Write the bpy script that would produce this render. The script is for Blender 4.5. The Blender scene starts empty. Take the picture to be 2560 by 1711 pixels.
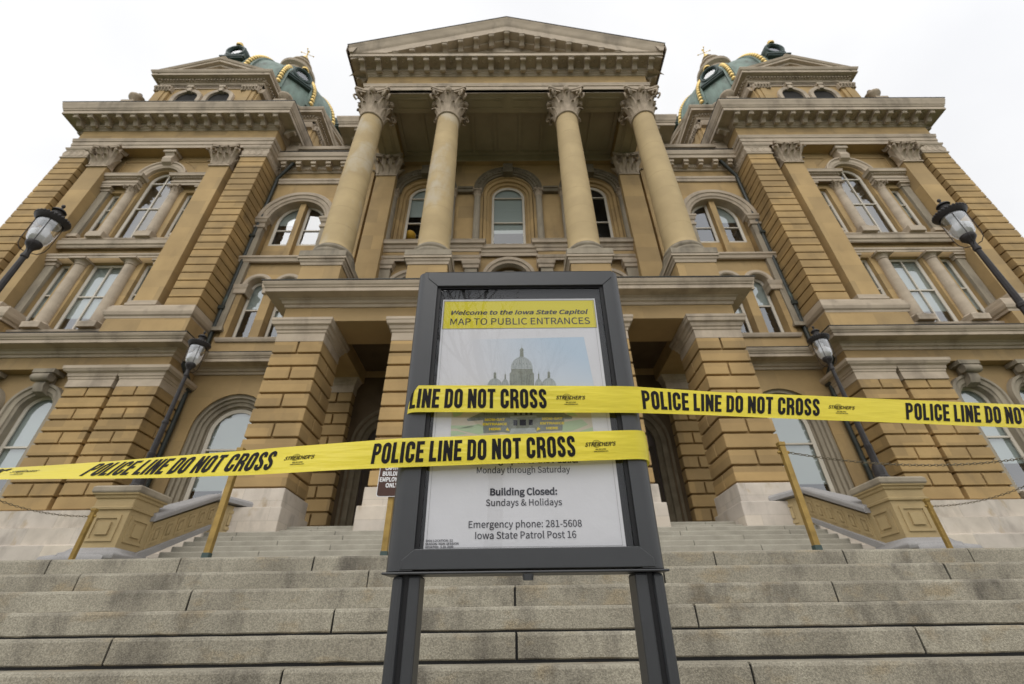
import bpy, bmesh, math, random
from math import sin, cos, pi, radians, sqrt, atan, hypot
from mathutils import Vector, Matrix
from mathutils.geometry import tessellate_polygon
random.seed(7)
S = bpy.context.scene
COL = S.collection

# ------------------------------------------------------------------ camera
cd = bpy.data.cameras.new('camera'); cam = bpy.data.objects.new('camera', cd); COL.objects.link(cam)
P, YW, RO = radians(33.4965), radians(.54), radians(-.8172)
F = Vector((sin(YW)*cos(P), cos(YW)*cos(P), sin(P)))
R = Vector((cos(YW), -sin(YW), 0)); U = R.cross(F)
R2 = R*cos(RO) + U*sin(RO); U2 = -R*sin(RO) + U*cos(RO)
cam.matrix_world = Matrix(((R2.x, U2.x, -F.x, -.0557), (R2.y, U2.y, -F.y, 0), (R2.z, U2.z, -F.z, 0), (0, 0, 0, 1)))
cd.sensor_width = 36; cd.lens = 36*1138/2560; cd.clip_start = .05; cd.clip_end = 2000
cd.dof.use_dof = True; cd.dof.focus_distance = 1.5; cd.dof.aperture_fstop = 4.5
S.camera = cam
# ------------------------------------------------------------------ world: overcast sky
w = bpy.data.worlds.new('World'); S.world = w; w.use_nodes = True
nt = w.node_tree; nt.nodes.clear()
N = nt.nodes.new
sky = N('ShaderNodeTexSky'); sky.sky_type = 'NISHITA'; sky.sun_disc = False
sky.sun_elevation = radians(52); sky.sun_rotation = radians(200); sky.air_density = 1; sky.dust_density = 4
hs = N('ShaderNodeHueSaturation'); hs.inputs['Saturation'].default_value = .12
nt.links.new(sky.outputs[0], hs.inputs['Color'])
tc = N('ShaderNodeTexCoord'); no = N('ShaderNodeTexNoise'); no.inputs['Scale'].default_value = 2.2; no.inputs['Detail'].default_value = 5
nt.links.new(tc.outputs['Generated'], no.inputs['Vector'])
cr = N('ShaderNodeValToRGB'); cr.color_ramp.elements[0].position = .3; cr.color_ramp.elements[0].color = (10.4, 10.5, 10.8, 1)
cr.color_ramp.elements[1].position = .7; cr.color_ramp.elements[1].color = (12.4, 12.4, 12.4, 1)
nt.links.new(no.outputs['Fac'], cr.inputs['Fac'])
mx = N('ShaderNodeMix'); mx.data_type = 'RGBA'; mx.inputs[0].default_value = .86
nt.links.new(hs.outputs[0], mx.inputs[6]); nt.links.new(cr.outputs[0], mx.inputs[7])
sx_ = N('ShaderNodeSeparateXYZ'); nt.links.new(tc.outputs['Generated'], sx_.inputs[0])
mr = N('ShaderNodeMapRange'); mr.inputs[1].default_value = -.7; mr.inputs[2].default_value = .5; mr.inputs[3].default_value = 1.35; mr.inputs[4].default_value = .9
nt.links.new(sx_.outputs[1], mr.inputs[0]); ml_ = N('ShaderNodeMix'); ml_.data_type = 'RGBA'; ml_.blend_type = 'MULTIPLY'; ml_.inputs[0].default_value = 1
nt.links.new(mx.outputs[2], ml_.inputs[6]); nt.links.new(mr.outputs[0], ml_.inputs[7]); mx = ml_
bg = N('ShaderNodeBackground'); bg.inputs['Strength'].default_value = .1
nt.links.new(mx.outputs[2], bg.inputs['Color'])
ow = N('ShaderNodeOutputWorld'); nt.links.new(bg.outputs[0], ow.inputs['Surface'])
# ------------------------------------------------------------------ sun behind cloud
ld = bpy.data.lights.new('sun', 'SUN'); ld.energy = .9; ld.angle = radians(40); ld.color = (1, .96, .9)
lo = bpy.data.objects.new('sun', ld); COL.objects.link(lo)
sd = Vector((sin(radians(200))*cos(radians(52)), cos(radians(200))*cos(radians(52)), sin(radians(52))))
lo.rotation_euler = sd.to_track_quat('Z', 'Y').to_euler()
S.view_settings.view_transform = 'Standard'; S.view_settings.look = 'None'; S.view_settings.gamma = 1
S.view_settings.exposure = .03
S.cycles.max_bounces = 6; S.cycles.transparent_max_bounces = 12; S.cycles.use_denoising = True

# ------------------------------------------------------------------ materials
def mat(name, col, rough=.8, metal=0, var=0, vscale=1.5, bricks=None, bvar=.06, stain=None, speck=None, bump=0, bscale=60, joint=None, spec=.3, coat=0, stretch=(1, 1, 1), patch=None):
    m = bpy.data.materials.new(name); m.use_nodes = True; t = m.node_tree; n = t.nodes; L = t.links.new
    b = n['Principled BSDF']; b.inputs['Roughness'].default_value = rough; b.inputs['Metallic'].default_value = metal
    b.inputs['Specular IOR Level'].default_value = spec; b.inputs['Coat Weight'].default_value = coat; b.inputs['Coat Roughness'].default_value = .05
    cur = None
    def rgb(c):
        q = n.new('ShaderNodeRGB'); q.outputs[0].default_value = (*c, 1); return q.outputs[0]
    def mixc(fac, a, c, mode='MIX'):
        q = n.new('ShaderNodeMix'); q.data_type = 'RGBA'; q.blend_type = mode
        if isinstance(fac, float): q.inputs[0].default_value = fac
        else: L(fac, q.inputs[0])
        L(a, q.inputs[6]); L(c, q.inputs[7]); return q.outputs[2]
    tc = n.new('ShaderNodeTexCoord'); co = tc.outputs['Object']
    def noise(sc, det=4, st=(1, 1, 1), rg=.55):
        mp = n.new('ShaderNodeMapping'); mp.inputs['Scale'].default_value = st; L(co, mp.inputs['Vector'])
        q = n.new('ShaderNodeTexNoise'); q.inputs['Scale'].default_value = sc; q.inputs['Detail'].default_value = det; q.inputs['Roughness'].default_value = rg
        L(mp.outputs[0], q.inputs['Vector']); return q.outputs['Fac']
    def ramp(f, a, c):
        q = n.new('ShaderNodeMapRange'); q.inputs[1].default_value = a; q.inputs[2].default_value = c; L(f, q.inputs[0]); return q.outputs[0]
    cur = rgb(col)
    if bricks:
        sp = n.new('ShaderNodeSeparateXYZ'); L(co, sp.inputs[0])
        ad = n.new('ShaderNodeMath'); L(sp.outputs[0], ad.inputs[0]); L(sp.outputs[1], ad.inputs[1])
        cb = n.new('ShaderNodeCombineXYZ'); L(ad.outputs[0], cb.inputs[0]); L(sp.outputs[2], cb.inputs[1])
        br = n.new('ShaderNodeTexBrick'); br.inputs['Scale'].default_value = 1; br.inputs['Brick Width'].default_value = bricks[0]; br.inputs['Row Height'].default_value = bricks[1]
        br.inputs['Mortar Size'].default_value = .006; br.inputs['Mortar Smooth'].default_value = .3; br.inputs['Bias'].default_value = 0
        br.inputs['Color1'].default_value = (*[c*(1+bvar) for c in col], 1); br.inputs['Color2'].default_value = (*[c*(1-bvar) for c in (col[0], col[1]*1.02, col[2]*1.08)], 1)
        br.inputs['Mortar'].default_value = (*[c*(joint or .72) for c in col], 1)
        L(cb.outputs[0], br.inputs['Vector']); cur = br.outputs['Color']
    if var:
        f = ramp(noise(vscale, 6, stretch), .3, .7)
        cur = mixc(f, mixc(1., cur, rgb((1-var, 1-var*1.05, 1-var*1.15)), 'MULTIPLY'), mixc(1., cur, rgb((1+var, 1+var, 1+var*.9)), 'MULTIPLY'))
    if patch:
        f = ramp(noise(patch[0], 5, patch[3] if len(patch) > 3 else (1, 1, .6)), patch[1], patch[1]+.12)
        cur = mixc(f, cur, rgb(patch[2]))
    if stain:   # dark weathering streaks with their own shape
        f = ramp(noise(stain[0], 7, (1, 1, .35), .65), stain[1], stain[1]+.2)
        q = n.new('ShaderNodeMath'); q.operation = 'MULTIPLY'; q.inputs[1].default_value = stain[2]; L(f, q.inputs[0])
        cur = mixc(q.outputs[0], cur, rgb((.07, .06, .05)))
    if speck:
        f = ramp(noise(speck[0], 2), .35, .65)
        cur = mixc(f, mixc(1., cur, rgb((speck[1],)*3), 'MULTIPLY'), mixc(1., cur, rgb((speck[2],)*3), 'MULTIPLY'))
    L(cur, b.inputs['Base Color'])
    if bump:
        bp = n.new('ShaderNodeBump'); bp.inputs['Strength'].default_value = bump; bp.inputs['Distance'].default_value = .02
        L(noise(bscale, 4), bp.inputs['Height']); L(bp.outputs[0], b.inputs['Normal'])
    return m
YEL = (.368, .253, .117)
M = dict(
    wall=mat('yellow_sandstone', YEL, var=.15, vscale=.6, bricks=(1.9, .97), bvar=.13, bump=.15, bscale=40, stain=(.7, .55, .42), joint=.86),
    rust=mat('rusticated_sandstone', (.352, .236, .103), var=.15, vscale=.9, bricks=(1.55, .485), bvar=.18, joint=1., bump=.2, bscale=30, stain=(.9, .57, .45)),
    trim=mat('pale_limestone', (.425, .352, .27), var=.16, vscale=.8, stain=(.8, .52, .5), bump=.15, bscale=40, stretch=(1, 1, 2.5)),
    grey=mat('weathered_limestone', (.29, .25, .19), var=.16, vscale=1.2, stain=(1.3, .5, .55), bump=.2, bscale=40, stretch=(2.5, 2.5, .5)),
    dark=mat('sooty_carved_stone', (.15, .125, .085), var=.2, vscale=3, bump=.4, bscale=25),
    base=mat('white_plinth_stone', (.53, .465, .385), var=.13, vscale=1.4, bricks=(1.5, .54), bvar=.09, stain=(1.4, .53, .4), patch=(2.3, .6, (.42, .34, .24)), joint=.75, bump=.25, bscale=30),
    shaft=mat('column_sandstone', (.435, .33, .178), var=.1, vscale=.9, bump=.1, bscale=40, stain=(.8, .68, .25)),
    shaftw=mat('column_sandstone_bleached', (.435, .33, .178), var=.12, vscale=.9, bump=.1, bscale=40, patch=(.8, .52, (.46, .39, .28), (1, 1, .55))),
    soffit=mat('porch_ceiling_stone', (.36, .31, .215), var=.12, vscale=.7, stain=(.8, .6, .3)),
    cap=mat('carved_capital_stone', (.37, .30, .225), var=.2, vscale=3, bump=.35, bscale=18, stain=(2., .55, .45)),
    frame=mat('painted_window_frame', (.55, .5, .42), .5, var=.05),
    blind=mat('window_blind', (.42, .445, .42), .9, var=.04, vscale=.5),
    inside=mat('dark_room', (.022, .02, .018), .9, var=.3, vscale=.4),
    porch_shade=mat('shade_darkened_porch', (.10, .07, .04), .8, var=.25, vscale=1.2),  # porch shade put into the colour: darkened brown deepens the entrance
    door=mat('dark_wood_door', (.045, .032, .024), .5, var=.2, vscale=3),
    copper=mat('green_copper', (.15, .205, .18), .6, var=.3, vscale=1.4, stain=(1.6, .5, .6), stretch=(2, 2, .4)),
    copperd=mat('dark_copper', (.045, .07, .066), .5, var=.3, vscale=3),
    pipe=mat('verdigris_downpipe', (.035, .04, .036), .45, var=.3, vscale=2, patch=(1.6, .6, (.13, .2, .17))),
    gold=mat('gilding', (.68, .5, .2), .45, .85, var=.1, vscale=6),
    flash=mat('dark_flashing', (.035, .037, .035), .5, var=.2),
    iron=mat('dark_bronze_iron', (.024, .021, .021), .5, .1, var=.2, vscale=12, spec=.3),
    brass=mat('worn_brass', (.30, .20, .06), .45, .45, var=.25, vscale=9, patch=(7, .66, (.14, .11, .06))),
    chainm=mat('chain_steel', (.16, .135, .09), .5, .6, var=.3, vscale=20),
    gran=mat('granite_step', (.285, .262, .21), .85, var=.24, vscale=1.6, speck=(110, .74, 1.26), stain=(2.6, .5, .75), bump=.45, bscale=120, patch=(3.1, .56, (.285, .24, .165), (1, 1, 2))),
    gran2=mat('granite_step_pale', (.31, .29, .24), .85, var=.14, vscale=2.2, speck=(150, .75, 1.25), stain=(2.2, .6, .35), bump=.3, bscale=90),
    mortar=mat('black_joint_sealant', (.012, .012, .012), .8, var=.1),
    cheek=mat('stair_wall_sandstone', (.37, .28, .145), var=.12, vscale=2, stain=(2.4, .6, .6), bump=.25, bscale=40),
    coping=mat('grey_coping_granite', (.29, .28, .275), var=.08, vscale=3, speck=(60, .9, 1.1), bump=.2, bscale=60),
    signm=mat('charcoal_powder_coat', (.034, .036, .039), .38, var=.06, vscale=8, bump=.05, bscale=500, spec=.5),
    signd=mat('black_channel', (.008, .008, .009), .5),
    mat_=mat('black_mat_board', (.010, .010, .011), .55),
    paper=mat('poster_paper', (.62, .62, .64), .7, var=.02, vscale=6, bump=.1, bscale=14, spec=.1),
    band=mat('poster_yellow', (.62, .54, .045), .7, var=.02, spec=.1),
    ink=mat('poster_ink', (.045, .045, .055), .7, spec=.1),
    thin=mat('print_line_grey', (.2, .2, .2), .8, spec=.1),
    pgrey=mat('print_pale_stone', (.37, .40, .40), .8, var=.1, vscale=60, spec=.1),
    pdark=mat('print_grey_stone', (.2, .22, .2), .8, var=.15, vscale=80, spec=.1),
    pmid=mat('print_mid_stone', (.23, .245, .21), .8, var=.15, vscale=80, spec=.1),
    pgreen=mat('print_green', (.38, .48, .31), .8, var=.05, spec=.1),
    ptan=mat('print_tan', (.55, .50, .40), .8, var=.04, vscale=8, spec=.1),
    pyel=mat('print_yellow', (.70, .55, .06), .8, spec=.1),
    tape=mat('yellow_barrier_film', (.80, .67, .035), .32, var=.03, vscale=5, spec=.5),
    tapek=mat('tape_black_print', (.008, .007, .007), .6, spec=.12),
    brown=mat('brown_sign_face', (.055, .022, .014), .45, var=.04),
    white=mat('white_lettering', (.7, .7, .7), .5),
    globe=mat('orange_globe', (.9, .46, .04), .5),
    grass=mat('lawn', (.06, .075, .028), .95, var=.2, vscale=.5),
    pave=mat('concrete_pavement', (.24, .225, .2), .9, var=.1, vscale=.7, speck=(40, .9, 1.1)),
    bark=mat('grey_bark', (.09, .075, .06), .9, var=.2, vscale=4),
)
def psky():
    m = mat('print_sky', (.5, .56, .62), .8, spec=.1); t = m.node_tree; b = t.nodes['Principled BSDF']
    tc = t.nodes.new('ShaderNodeTexCoord'); sp = t.nodes.new('ShaderNodeSeparateXYZ'); t.links.new(tc.outputs['Generated'], sp.inputs[0])
    mu = t.nodes.new('ShaderNodeMath'); mu.operation = 'MULTIPLY'; t.links.new(sp.outputs[0], mu.inputs[0]); t.links.new(sp.outputs[2], mu.inputs[1])
    cr = t.nodes.new('ShaderNodeValToRGB'); cr.color_ramp.elements[0].color = (.62, .62, .64, 1); cr.color_ramp.elements[0].position = .1
    cr.color_ramp.elements[1].color = (.44, .54, .64, 1); cr.color_ramp.elements[1].position = .7
    t.links.new(mu.outputs[0], cr.inputs[0]); t.links.new(cr.outputs[0], b.inputs['Base Color']); return m
M['psky'] = psky()
def glassm(name, base=.07, tint=(.86, .9, .9), edge=.5, rough=.0):
    m = bpy.data.materials.new(name); m.use_nodes = True; t = m.node_tree; t.nodes.clear(); n = t.nodes.new; L = t.links.new
    o = n('ShaderNodeOutputMaterial'); mi = n('ShaderNodeMixShader'); tr = n('ShaderNodeBsdfTransparent'); gl = n('ShaderNodeBsdfGlossy')
    tr.inputs[0].default_value = (*tint, 1); gl.inputs['Roughness'].default_value = rough; gl.inputs['Color'].default_value = (.95, .97, 1, 1)
    lw = n('ShaderNodeLayerWeight'); lw.inputs[0].default_value = .35
    mr = n('ShaderNodeMapRange'); mr.inputs[3].default_value = base; mr.inputs[4].default_value = edge
    L(lw.outputs['Facing'], mr.inputs[0]); L(mr.outputs[0], mi.inputs[0]); L(tr.outputs[0], mi.inputs[1]); L(gl.outputs[0], mi.inputs[2]); L(mi.outputs[0], o.inputs[0])
    if name == 'window_glass':   # old uneven panes
        tc = n('ShaderNodeTexCoord'); no = n('ShaderNodeTexNoise'); no.inputs['Scale'].default_value = .8; L(tc.outputs['Object'], no.inputs['Vector'])
        bp = n('ShaderNodeBump'); bp.inputs['Strength'].default_value = .12; bp.inputs['Distance'].default_value = .05; L(no.outputs['Fac'], bp.inputs['Height']); L(bp.outputs[0], gl.inputs['Normal'])
    return m
M['glass'] = glassm('window_glass', .12, (.8, .84, .84), .4)
M['pglass'] = glassm('porch_window_glass', .04, (.8, .84, .84), .13)
M['sglass'] = glassm('sign_glazing', .022, (.93, .93, .93), .11)
M['lglass'] = glassm('lantern_glass', .12, (.9, .9, .9), .55, .03)
def lensm():
    m = mat('frosted_lens', (.75, .75, .75), .35); t = m.node_tree; n = t.nodes; tl = n.new('ShaderNodeBsdfTranslucent'); tl.inputs[0].default_value = (.85, .85, .85, 1)
    mi = n.new('ShaderNodeMixShader'); mi.inputs[0].default_value = .55; t.links.new(n['Principled BSDF'].outputs[0], mi.inputs[1]); t.links.new(tl.outputs[0], mi.inputs[2]); t.links.new(mi.outputs[0], n['Material Output'].inputs[0]); return m
M['lens'] = lensm()
M['silver'] = mat('pale_reflector', (.5, .5, .5), .4, .2)

# ------------------------------------------------------------------ mesh helper
def miter(path, closed=False):
    n = len(path); out = []
    for i in range(n):
        segs = []
        if i > 0 or closed: segs.append((path[i-1], path[i]))
        if i < n-1 or closed: segs.append((path[i], path[(i+1) % n]))
        ns = []
        for a, b in segs:
            dx, dy = b[0]-a[0], b[1]-a[1]; l = hypot(dx, dy) or 1; ns.append((dy/l, -dx/l))
        if len(ns) == 1: out.append(ns[0])
        else:
            q = 1+ns[0][0]*ns[1][0]+ns[0][1]*ns[1][1]; q = max(q, .2)
            out.append(((ns[0][0]+ns[1][0])/q, (ns[0][1]+ns[1][1])/q))
    return out
class MB:
    def __init__(s): s.v = []; s.f = []; s.p = []
    def add(s, vs, fs):
        o = len(s.v); s.p.append((o, len(s.f))); s.v += [tuple(p) for p in vs]; s.f += [tuple(i+o for i in f) for f in fs]; return s
    def box(s, x0, x1, y0, y1, z0, z1):
        return s.add([(x0,y0,z0),(x1,y0,z0),(x1,y1,z0),(x0,y1,z0),(x0,y0,z1),(x1,y0,z1),(x1,y1,z1),(x0,y1,z1)],
                     [(0,3,2,1),(4,5,6,7),(0,1,5,4),(1,2,6,5),(2,3,7,6),(3,0,4,7)])
    def prism(s, poly, axis, a, b):   # poly in the two other axes, extruded along axis
        n = len(poly)
        def pt(p, h): return {'x': (h, p[0], p[1]), 'y': (p[0], h, p[1]), 'z': (p[0], p[1], h)}[axis]
        return s.add([pt(p, a) for p in poly]+[pt(p, b) for p in poly], [tuple(range(n))[::-1], tuple(range(n, 2*n))]+[(i, (i+1) % n, n+(i+1) % n, n+i) for i in range(n)])
    def sweep(s, path, prof, closed=False, caps=True):   # horizontal moulding, prof = (outward, z)
        m = miter(path, closed); k = len(prof); n = len(path); vs = []
        for p, q in zip(path, m): vs += [(p[0]+q[0]*d, p[1]+q[1]*d, z) for d, z in prof]
        fs = []
        for i in range(n if closed else n-1):
            for j in range(k-1):
                a = i*k+j; b = ((i+1) % n)*k+j; fs.append((a, b, b+1, a+1))
        if caps and not closed: fs += [tuple(range(k)), tuple(range((n-1)*k, n*k))[::-1]]
        return s.add(vs, fs)
    def vsweep(s, path, prof, caps=True):   # moulding along a path in XZ, prof = (outward, y); outward = left of travel
        m = miter(path); k = len(prof); n = len(path); vs = []
        for p, q in zip(path, m): vs += [(p[0]-q[0]*d, y, p[1]-q[1]*d) for d, y in prof]
        fs = [(i*k+j, (i+1)*k+j, (i+1)*k+j+1, i*k+j+1) for i in range(n-1) for j in range(k-1)]
        if caps: fs += [tuple(range(k)), tuple(range((n-1)*k, n*k))[::-1]]
        return s.add(vs, fs)
    def lathe(s, cx, cy, prof, seg=24, rot=0, fl=None):
        vs = []; k = len(prof)
        for i in range(seg):
            a = 2*pi*i/seg+rot
            for r, z in prof:
                rr = r*(1+(fl[1]*cos(fl[0]*a) if fl else 0)); vs.append((cx+rr*cos(a), cy+rr*sin(a), z))
        fs = [(i*k+j, ((i+1) % seg)*k+j, ((i+1) % seg)*k+j+1, i*k+j+1) for i in range(seg) for j in range(k-1)]
        return s.add(vs, fs)
    def tube(s, pts, r, seg=8, rs=None, cap=True):
        pts = [Vector(p) for p in pts]; n = len(pts); vs = []
        t0 = (pts[1]-pts[0]).normalized(); up = Vector((0, 0, 1)) if abs(t0.z) < .9 else Vector((1, 0, 0)); u = t0.cross(up).normalized()
        for i, p in enumerate(pts):
            t = (pts[min(i+1, n-1)]-pts[max(i-1, 0)]).normalized(); u = (u-t*u.dot(t)).normalized(); v = t.cross(u); rr = rs[i] if rs else r
            vs += [p+(u*cos(2*pi*j/seg)+v*sin(2*pi*j/seg))*rr for j in range(seg)]
        fs = [(i*seg+j, i*seg+(j+1) % seg, (i+1)*seg+(j+1) % seg, (i+1)*seg+j) for i in range(n-1) for j in range(seg)]
        if cap: fs += [tuple(range(seg))[::-1], tuple(range((n-1)*seg, n*seg))]
        return s.add(vs, fs)
    def ball(s, c, r, seg=12, sz=1):
        rings = max(5, seg//2)
        return s.lathe(c[0], c[1], [(max(.0005, r*sin(pi*i/rings)), c[2]-sz*r*cos(pi*i/rings)) for i in range(rings+1)], seg)
    def wall(s, outer, holes, y, depth):   # XZ polygon with holes, facing -Y, holes get reveals
        polys = [outer]+holes; pts = [Vector((p[0], p[1], 0)) for q in polys for p in q]
        tris = tessellate_polygon([[Vector((p[0], p[1], 0)) for p in q] for q in polys])
        s.add([(p.x, y, p.y) for p in pts], tris)
        for h in holes:
            n = len(h); s.add([(p[0], y, p[1]) for p in h]+[(p[0], y+depth, p[1]) for p in h], [(i, (i+1) % n, n+(i+1) % n, n+i) for i in range(n)])
        return s
    def xform(s, mtx, start=0):
        for i in range(start, len(s.v)): s.v[i] = tuple(mtx @ Vector(s.v[i]))
        return s
    def split(s, tol=.02, most=10):   # separate pieces that do not touch each other
        pc = []; e = s.p+[(len(s.v), len(s.f))]
        for (a, fa), (b, fb) in zip(e[:-1], e[1:]):
            q = s.v[a:b]; pc.append((a, b, fa, fb, [min(p[i] for p in q)-tol for i in range(3)], [max(p[i] for p in q)+tol for i in range(3)]))
        par = list(range(len(pc)))
        def find(i):
            while par[i] != i: i = par[i]
            return i
        for i in range(len(pc)):
            for j in range(i):
                if all(pc[i][4][k] <= pc[j][5][k] and pc[j][4][k] <= pc[i][5][k] for k in range(3)): par[find(i)] = find(j)
        gr = {}
        for i in range(len(pc)): gr.setdefault(find(i), []).append(pc[i])
        if len(gr) == 1 or len(gr) > most: return [s]
        out = []
        for g_ in gr.values():
            n = MB()
            for a, b, fa, fb, _, _ in g_: n.add(s.v[a:b], [tuple(i-a for i in f) for f in s.f[fa:fb]])
            out.append(n)
        return sorted(out, key=lambda n: -len(n.v))
    def mesh(s, name, m, smooth=None):
        me = bpy.data.meshes.new(name); me.from_pydata(s.v, [], s.f); me.validate(); me.update()
        b = bmesh.new(); b.from_mesh(me); bmesh.ops.remove_doubles(b, verts=b.verts, dist=.0004 if max([abs(c) for p in s.v for c in p]+[0]) > 8 else 1e-6); bmesh.ops.recalc_face_normals(b, faces=b.faces)
        b.to_mesh(me); b.free(); me.materials.append(m)
        if smooth: me.shade_smooth(); me.set_sharp_from_angle(angle=radians(smooth))
        return me
def link(name, me, parent=None, bevel=0):
    o = bpy.data.objects.new(name, me); COL.objects.link(o)
    if parent:
        o.parent = parent; o.matrix_parent_inverse = PINV.get(parent.name, Matrix())
    if bevel:
        b = o.modifiers.new('bevel', 'BEVEL'); b.width = bevel; b.segments = 2; b.limit_method = 'ANGLE'; b.angle_limit = radians(40)
    return o
PINV = {}
def part(mb, name, m, parent=None, smooth=None, bevel=0): return link(name, mb.mesh(name, m, smooth), parent, bevel)
def tag(o, label, cat, group=None, kind=None):
    if label: o['label'] = label
    if cat: o['category'] = cat
    if group: o['group'] = group
    if kind: o['kind'] = kind
    return o
def thing(name, label, cat, loc=(0, 0, 0), group=None):
    o = bpy.data.objects.new(name, None); COL.objects.link(o); o.location = loc; o.empty_display_size = .3
    PINV[o.name] = Matrix.Translation(loc).inverted(); return tag(o, label, cat, group)
MIR = Matrix.Diagonal((-1, 1, 1, 1))
def mirror(o, parent):      # copy of a part and its sub-parts on the other side of the facade
    c = o.copy(); COL.objects.link(c); c.parent = parent; c.matrix_parent_inverse = o.matrix_parent_inverse.copy(); c.matrix_basis = MIR @ o.matrix_basis
    for ch in list(o.children):
        d = ch.copy(); COL.objects.link(d); d.parent = c; d.matrix_parent_inverse = ch.matrix_parent_inverse.copy()
    return c
def arcpts(cx, cz, r, a0, a1, n): return [(cx+r*cos(radians(a0+(a1-a0)*i/n)), cz+r*sin(radians(a0+(a1-a0)*i/n))) for i in range(n+1)]
def archpoly(cx, hw, z0, zs, n=16): return [(cx-hw, z0)]+arcpts(cx, zs, hw, 180, 0, n)+[(cx+hw, z0)]
def rect(x0, x1, z0, z1): return [(x0, z0), (x0, z1), (x1, z1), (x1, z0)]

# ------------------------------------------------------------------ ground and paving
g = MB().add([(-400, -400, -1.13), (400, -400, -1.13), (400, 400, -1.13), (-400, 400, -1.13)], [(0, 1, 2, 3)])
tag(part(g, 'ground', M['grass']), None, None, kind='structure')
g = MB().add([(-12, -14, -1.095), (12, -14, -1.095), (12, 1.9, -1.095), (-12, 1.9, -1.095)], [(0, 1, 2, 3)])
tag(part(g, 'pavement', M['pave']), None, None, kind='structure')

# ------------------------------------------------------------------ stairs
def step_row(name, parent, m, y, z, t, rise, joints, xw, gap, jag=.004):
    mb = MB(); xs = [-xw]+sorted(joints)+[xw]
    for a, b in zip(xs[:-1], xs[1:]):
        # slightly uneven quarry block, subdivided so that edges can wander
        n = max(2, int((b-a)/.12)); x0 = a+(.007 if a > -xw else 0); x1 = b-(.007 if b < xw else 0)
        sec = [(0, -rise+gap), (0, -.006), (.006, 0), (t+.06, 0), (t+.06, -rise+gap)]
        sec = [(0, -rise+gap+.008), (0, -.022), (.006, -.007), (.022, 0), (t+.06, 0), (t+.06, -rise+gap), (.01, -rise+gap)]
        k = len(sec); vs = []
        for i in range(n+1):
            x = x0+(x1-x0)*i/n; e = 0 if i in (0, n) else random.uniform(-1, 1)*jag
            for q, (dy, dz) in enumerate(sec):
                ex = x
                if i in (0, n): ex += random.uniform(-.004, .004)
                vs.append((ex, y+dy+(e*.4 if q in (0, 1, 2) else 0), z+dz+(e*.8 if q in (0, 6) else 0)+(e*.3 if q in (1, 2, 3) else 0)))
        fs = [(i*k+j, (i+1)*k+j, (i+1)*k+(j+1) % k, i*k+(j+1) % k) for i in range(n) for j in range(k)]
        fs += [tuple(range(k)), tuple(range(n*k, n*k+k))[::-1]]
        mb.add(vs, fs)
    o = part(mb, 'step', m, parent)
    j = part(MB().box(-xw+.002, xw-.002, y+.012, y+t+.05, z-rise+.001, z-.012), 'joint_sealant', M['mortar'], o)
    return o
lower = thing('stone_staircase', 'wide lower flight of speckled granite steps in the foreground behind the map sign', 'stairs', (0, 1.59, -1.095))
LJ = {5: [-5.7, -4.43, -3.2, -1.93, -.65, .62, 1.9, 3.15, 4.37, 5.65], 4: [-6.35, -3.82, -1.3, 1.29, 3.79, 6.3], 3: [-5.15, -2.6, -.02, 2.54, 5.1], 2: [-6.4, -3.9, -1.33, 1.28, 3.85, 6.4], 1: [-5.2, -2.62, -.02, 2.58, 5.15], 0: [-6.4, -3.9, -1.35, 1.31, 3.9, 6.4]}
for k in range(-5, 6):
    y, z = 3.178+.318*k, -.105+.165*k
    step_row('step', lower, M['gran'], y, z, .318 if k < 5 else .5, .165, LJ.get(k, LJ[1] if k % 2 else LJ[2]), 7.45, .017 if k < 3 else (.011 if k == 3 else .004))
part(MB().box(-7.44, 7.44, 5.3, 9.1, -1.1, .71), 'landing_slab', M['gran2'], lower)
part(MB().box(-7.43, 7.43, 1.65, 5.3, -1.1, -.96), 'foundation', M['gran2'], lower)
upper = thing('upper_staircase', 'pale upper flight of granite steps rising between two panelled side walls to the porch', 'stairs', (0, 9.0, .71))
UJ = {0: [-6.76, -4.35, -1.9, .5, 2.4, 4.3, 6.73], 1: [-6.65, -4.03, -1.4, 1.4, 4.01, 6.64], 2: [-5.4, -2.7, 0, 2.7, 5.35], 3: [-6.7, -4.05, -1.4, 1.4, 4.05, 6.7], 4: [-5.44, -2.7, 0, 2.7, 5.37]}
for k in range(0, 11):
    y, z = 11.9-.32*k, 2.36-.16*k
    step_row('step', upper, M['gran2'], y, z, .32 if k else .66, .16, UJ.get(k, UJ[3] if k % 2 else UJ[4]), 7.55, .006)
for i, (y, z) in enumerate(((12.5, 2.52), (12.9, 2.68))):
    step_row('step', upper, M['gran2'], y, z, .42, .16, [-5.2, -2, 2, 5.2], 6.05, .006)
part(MB().box(-7.7, 7.7, 13.3, 16.98, .7, 2.67), 'porch_floor', M['gran2'], upper)
part(MB().box(-7.5, 7.5, 9.2, 13.25, .2, .9), 'foundation', M['gran2'], upper)
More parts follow.
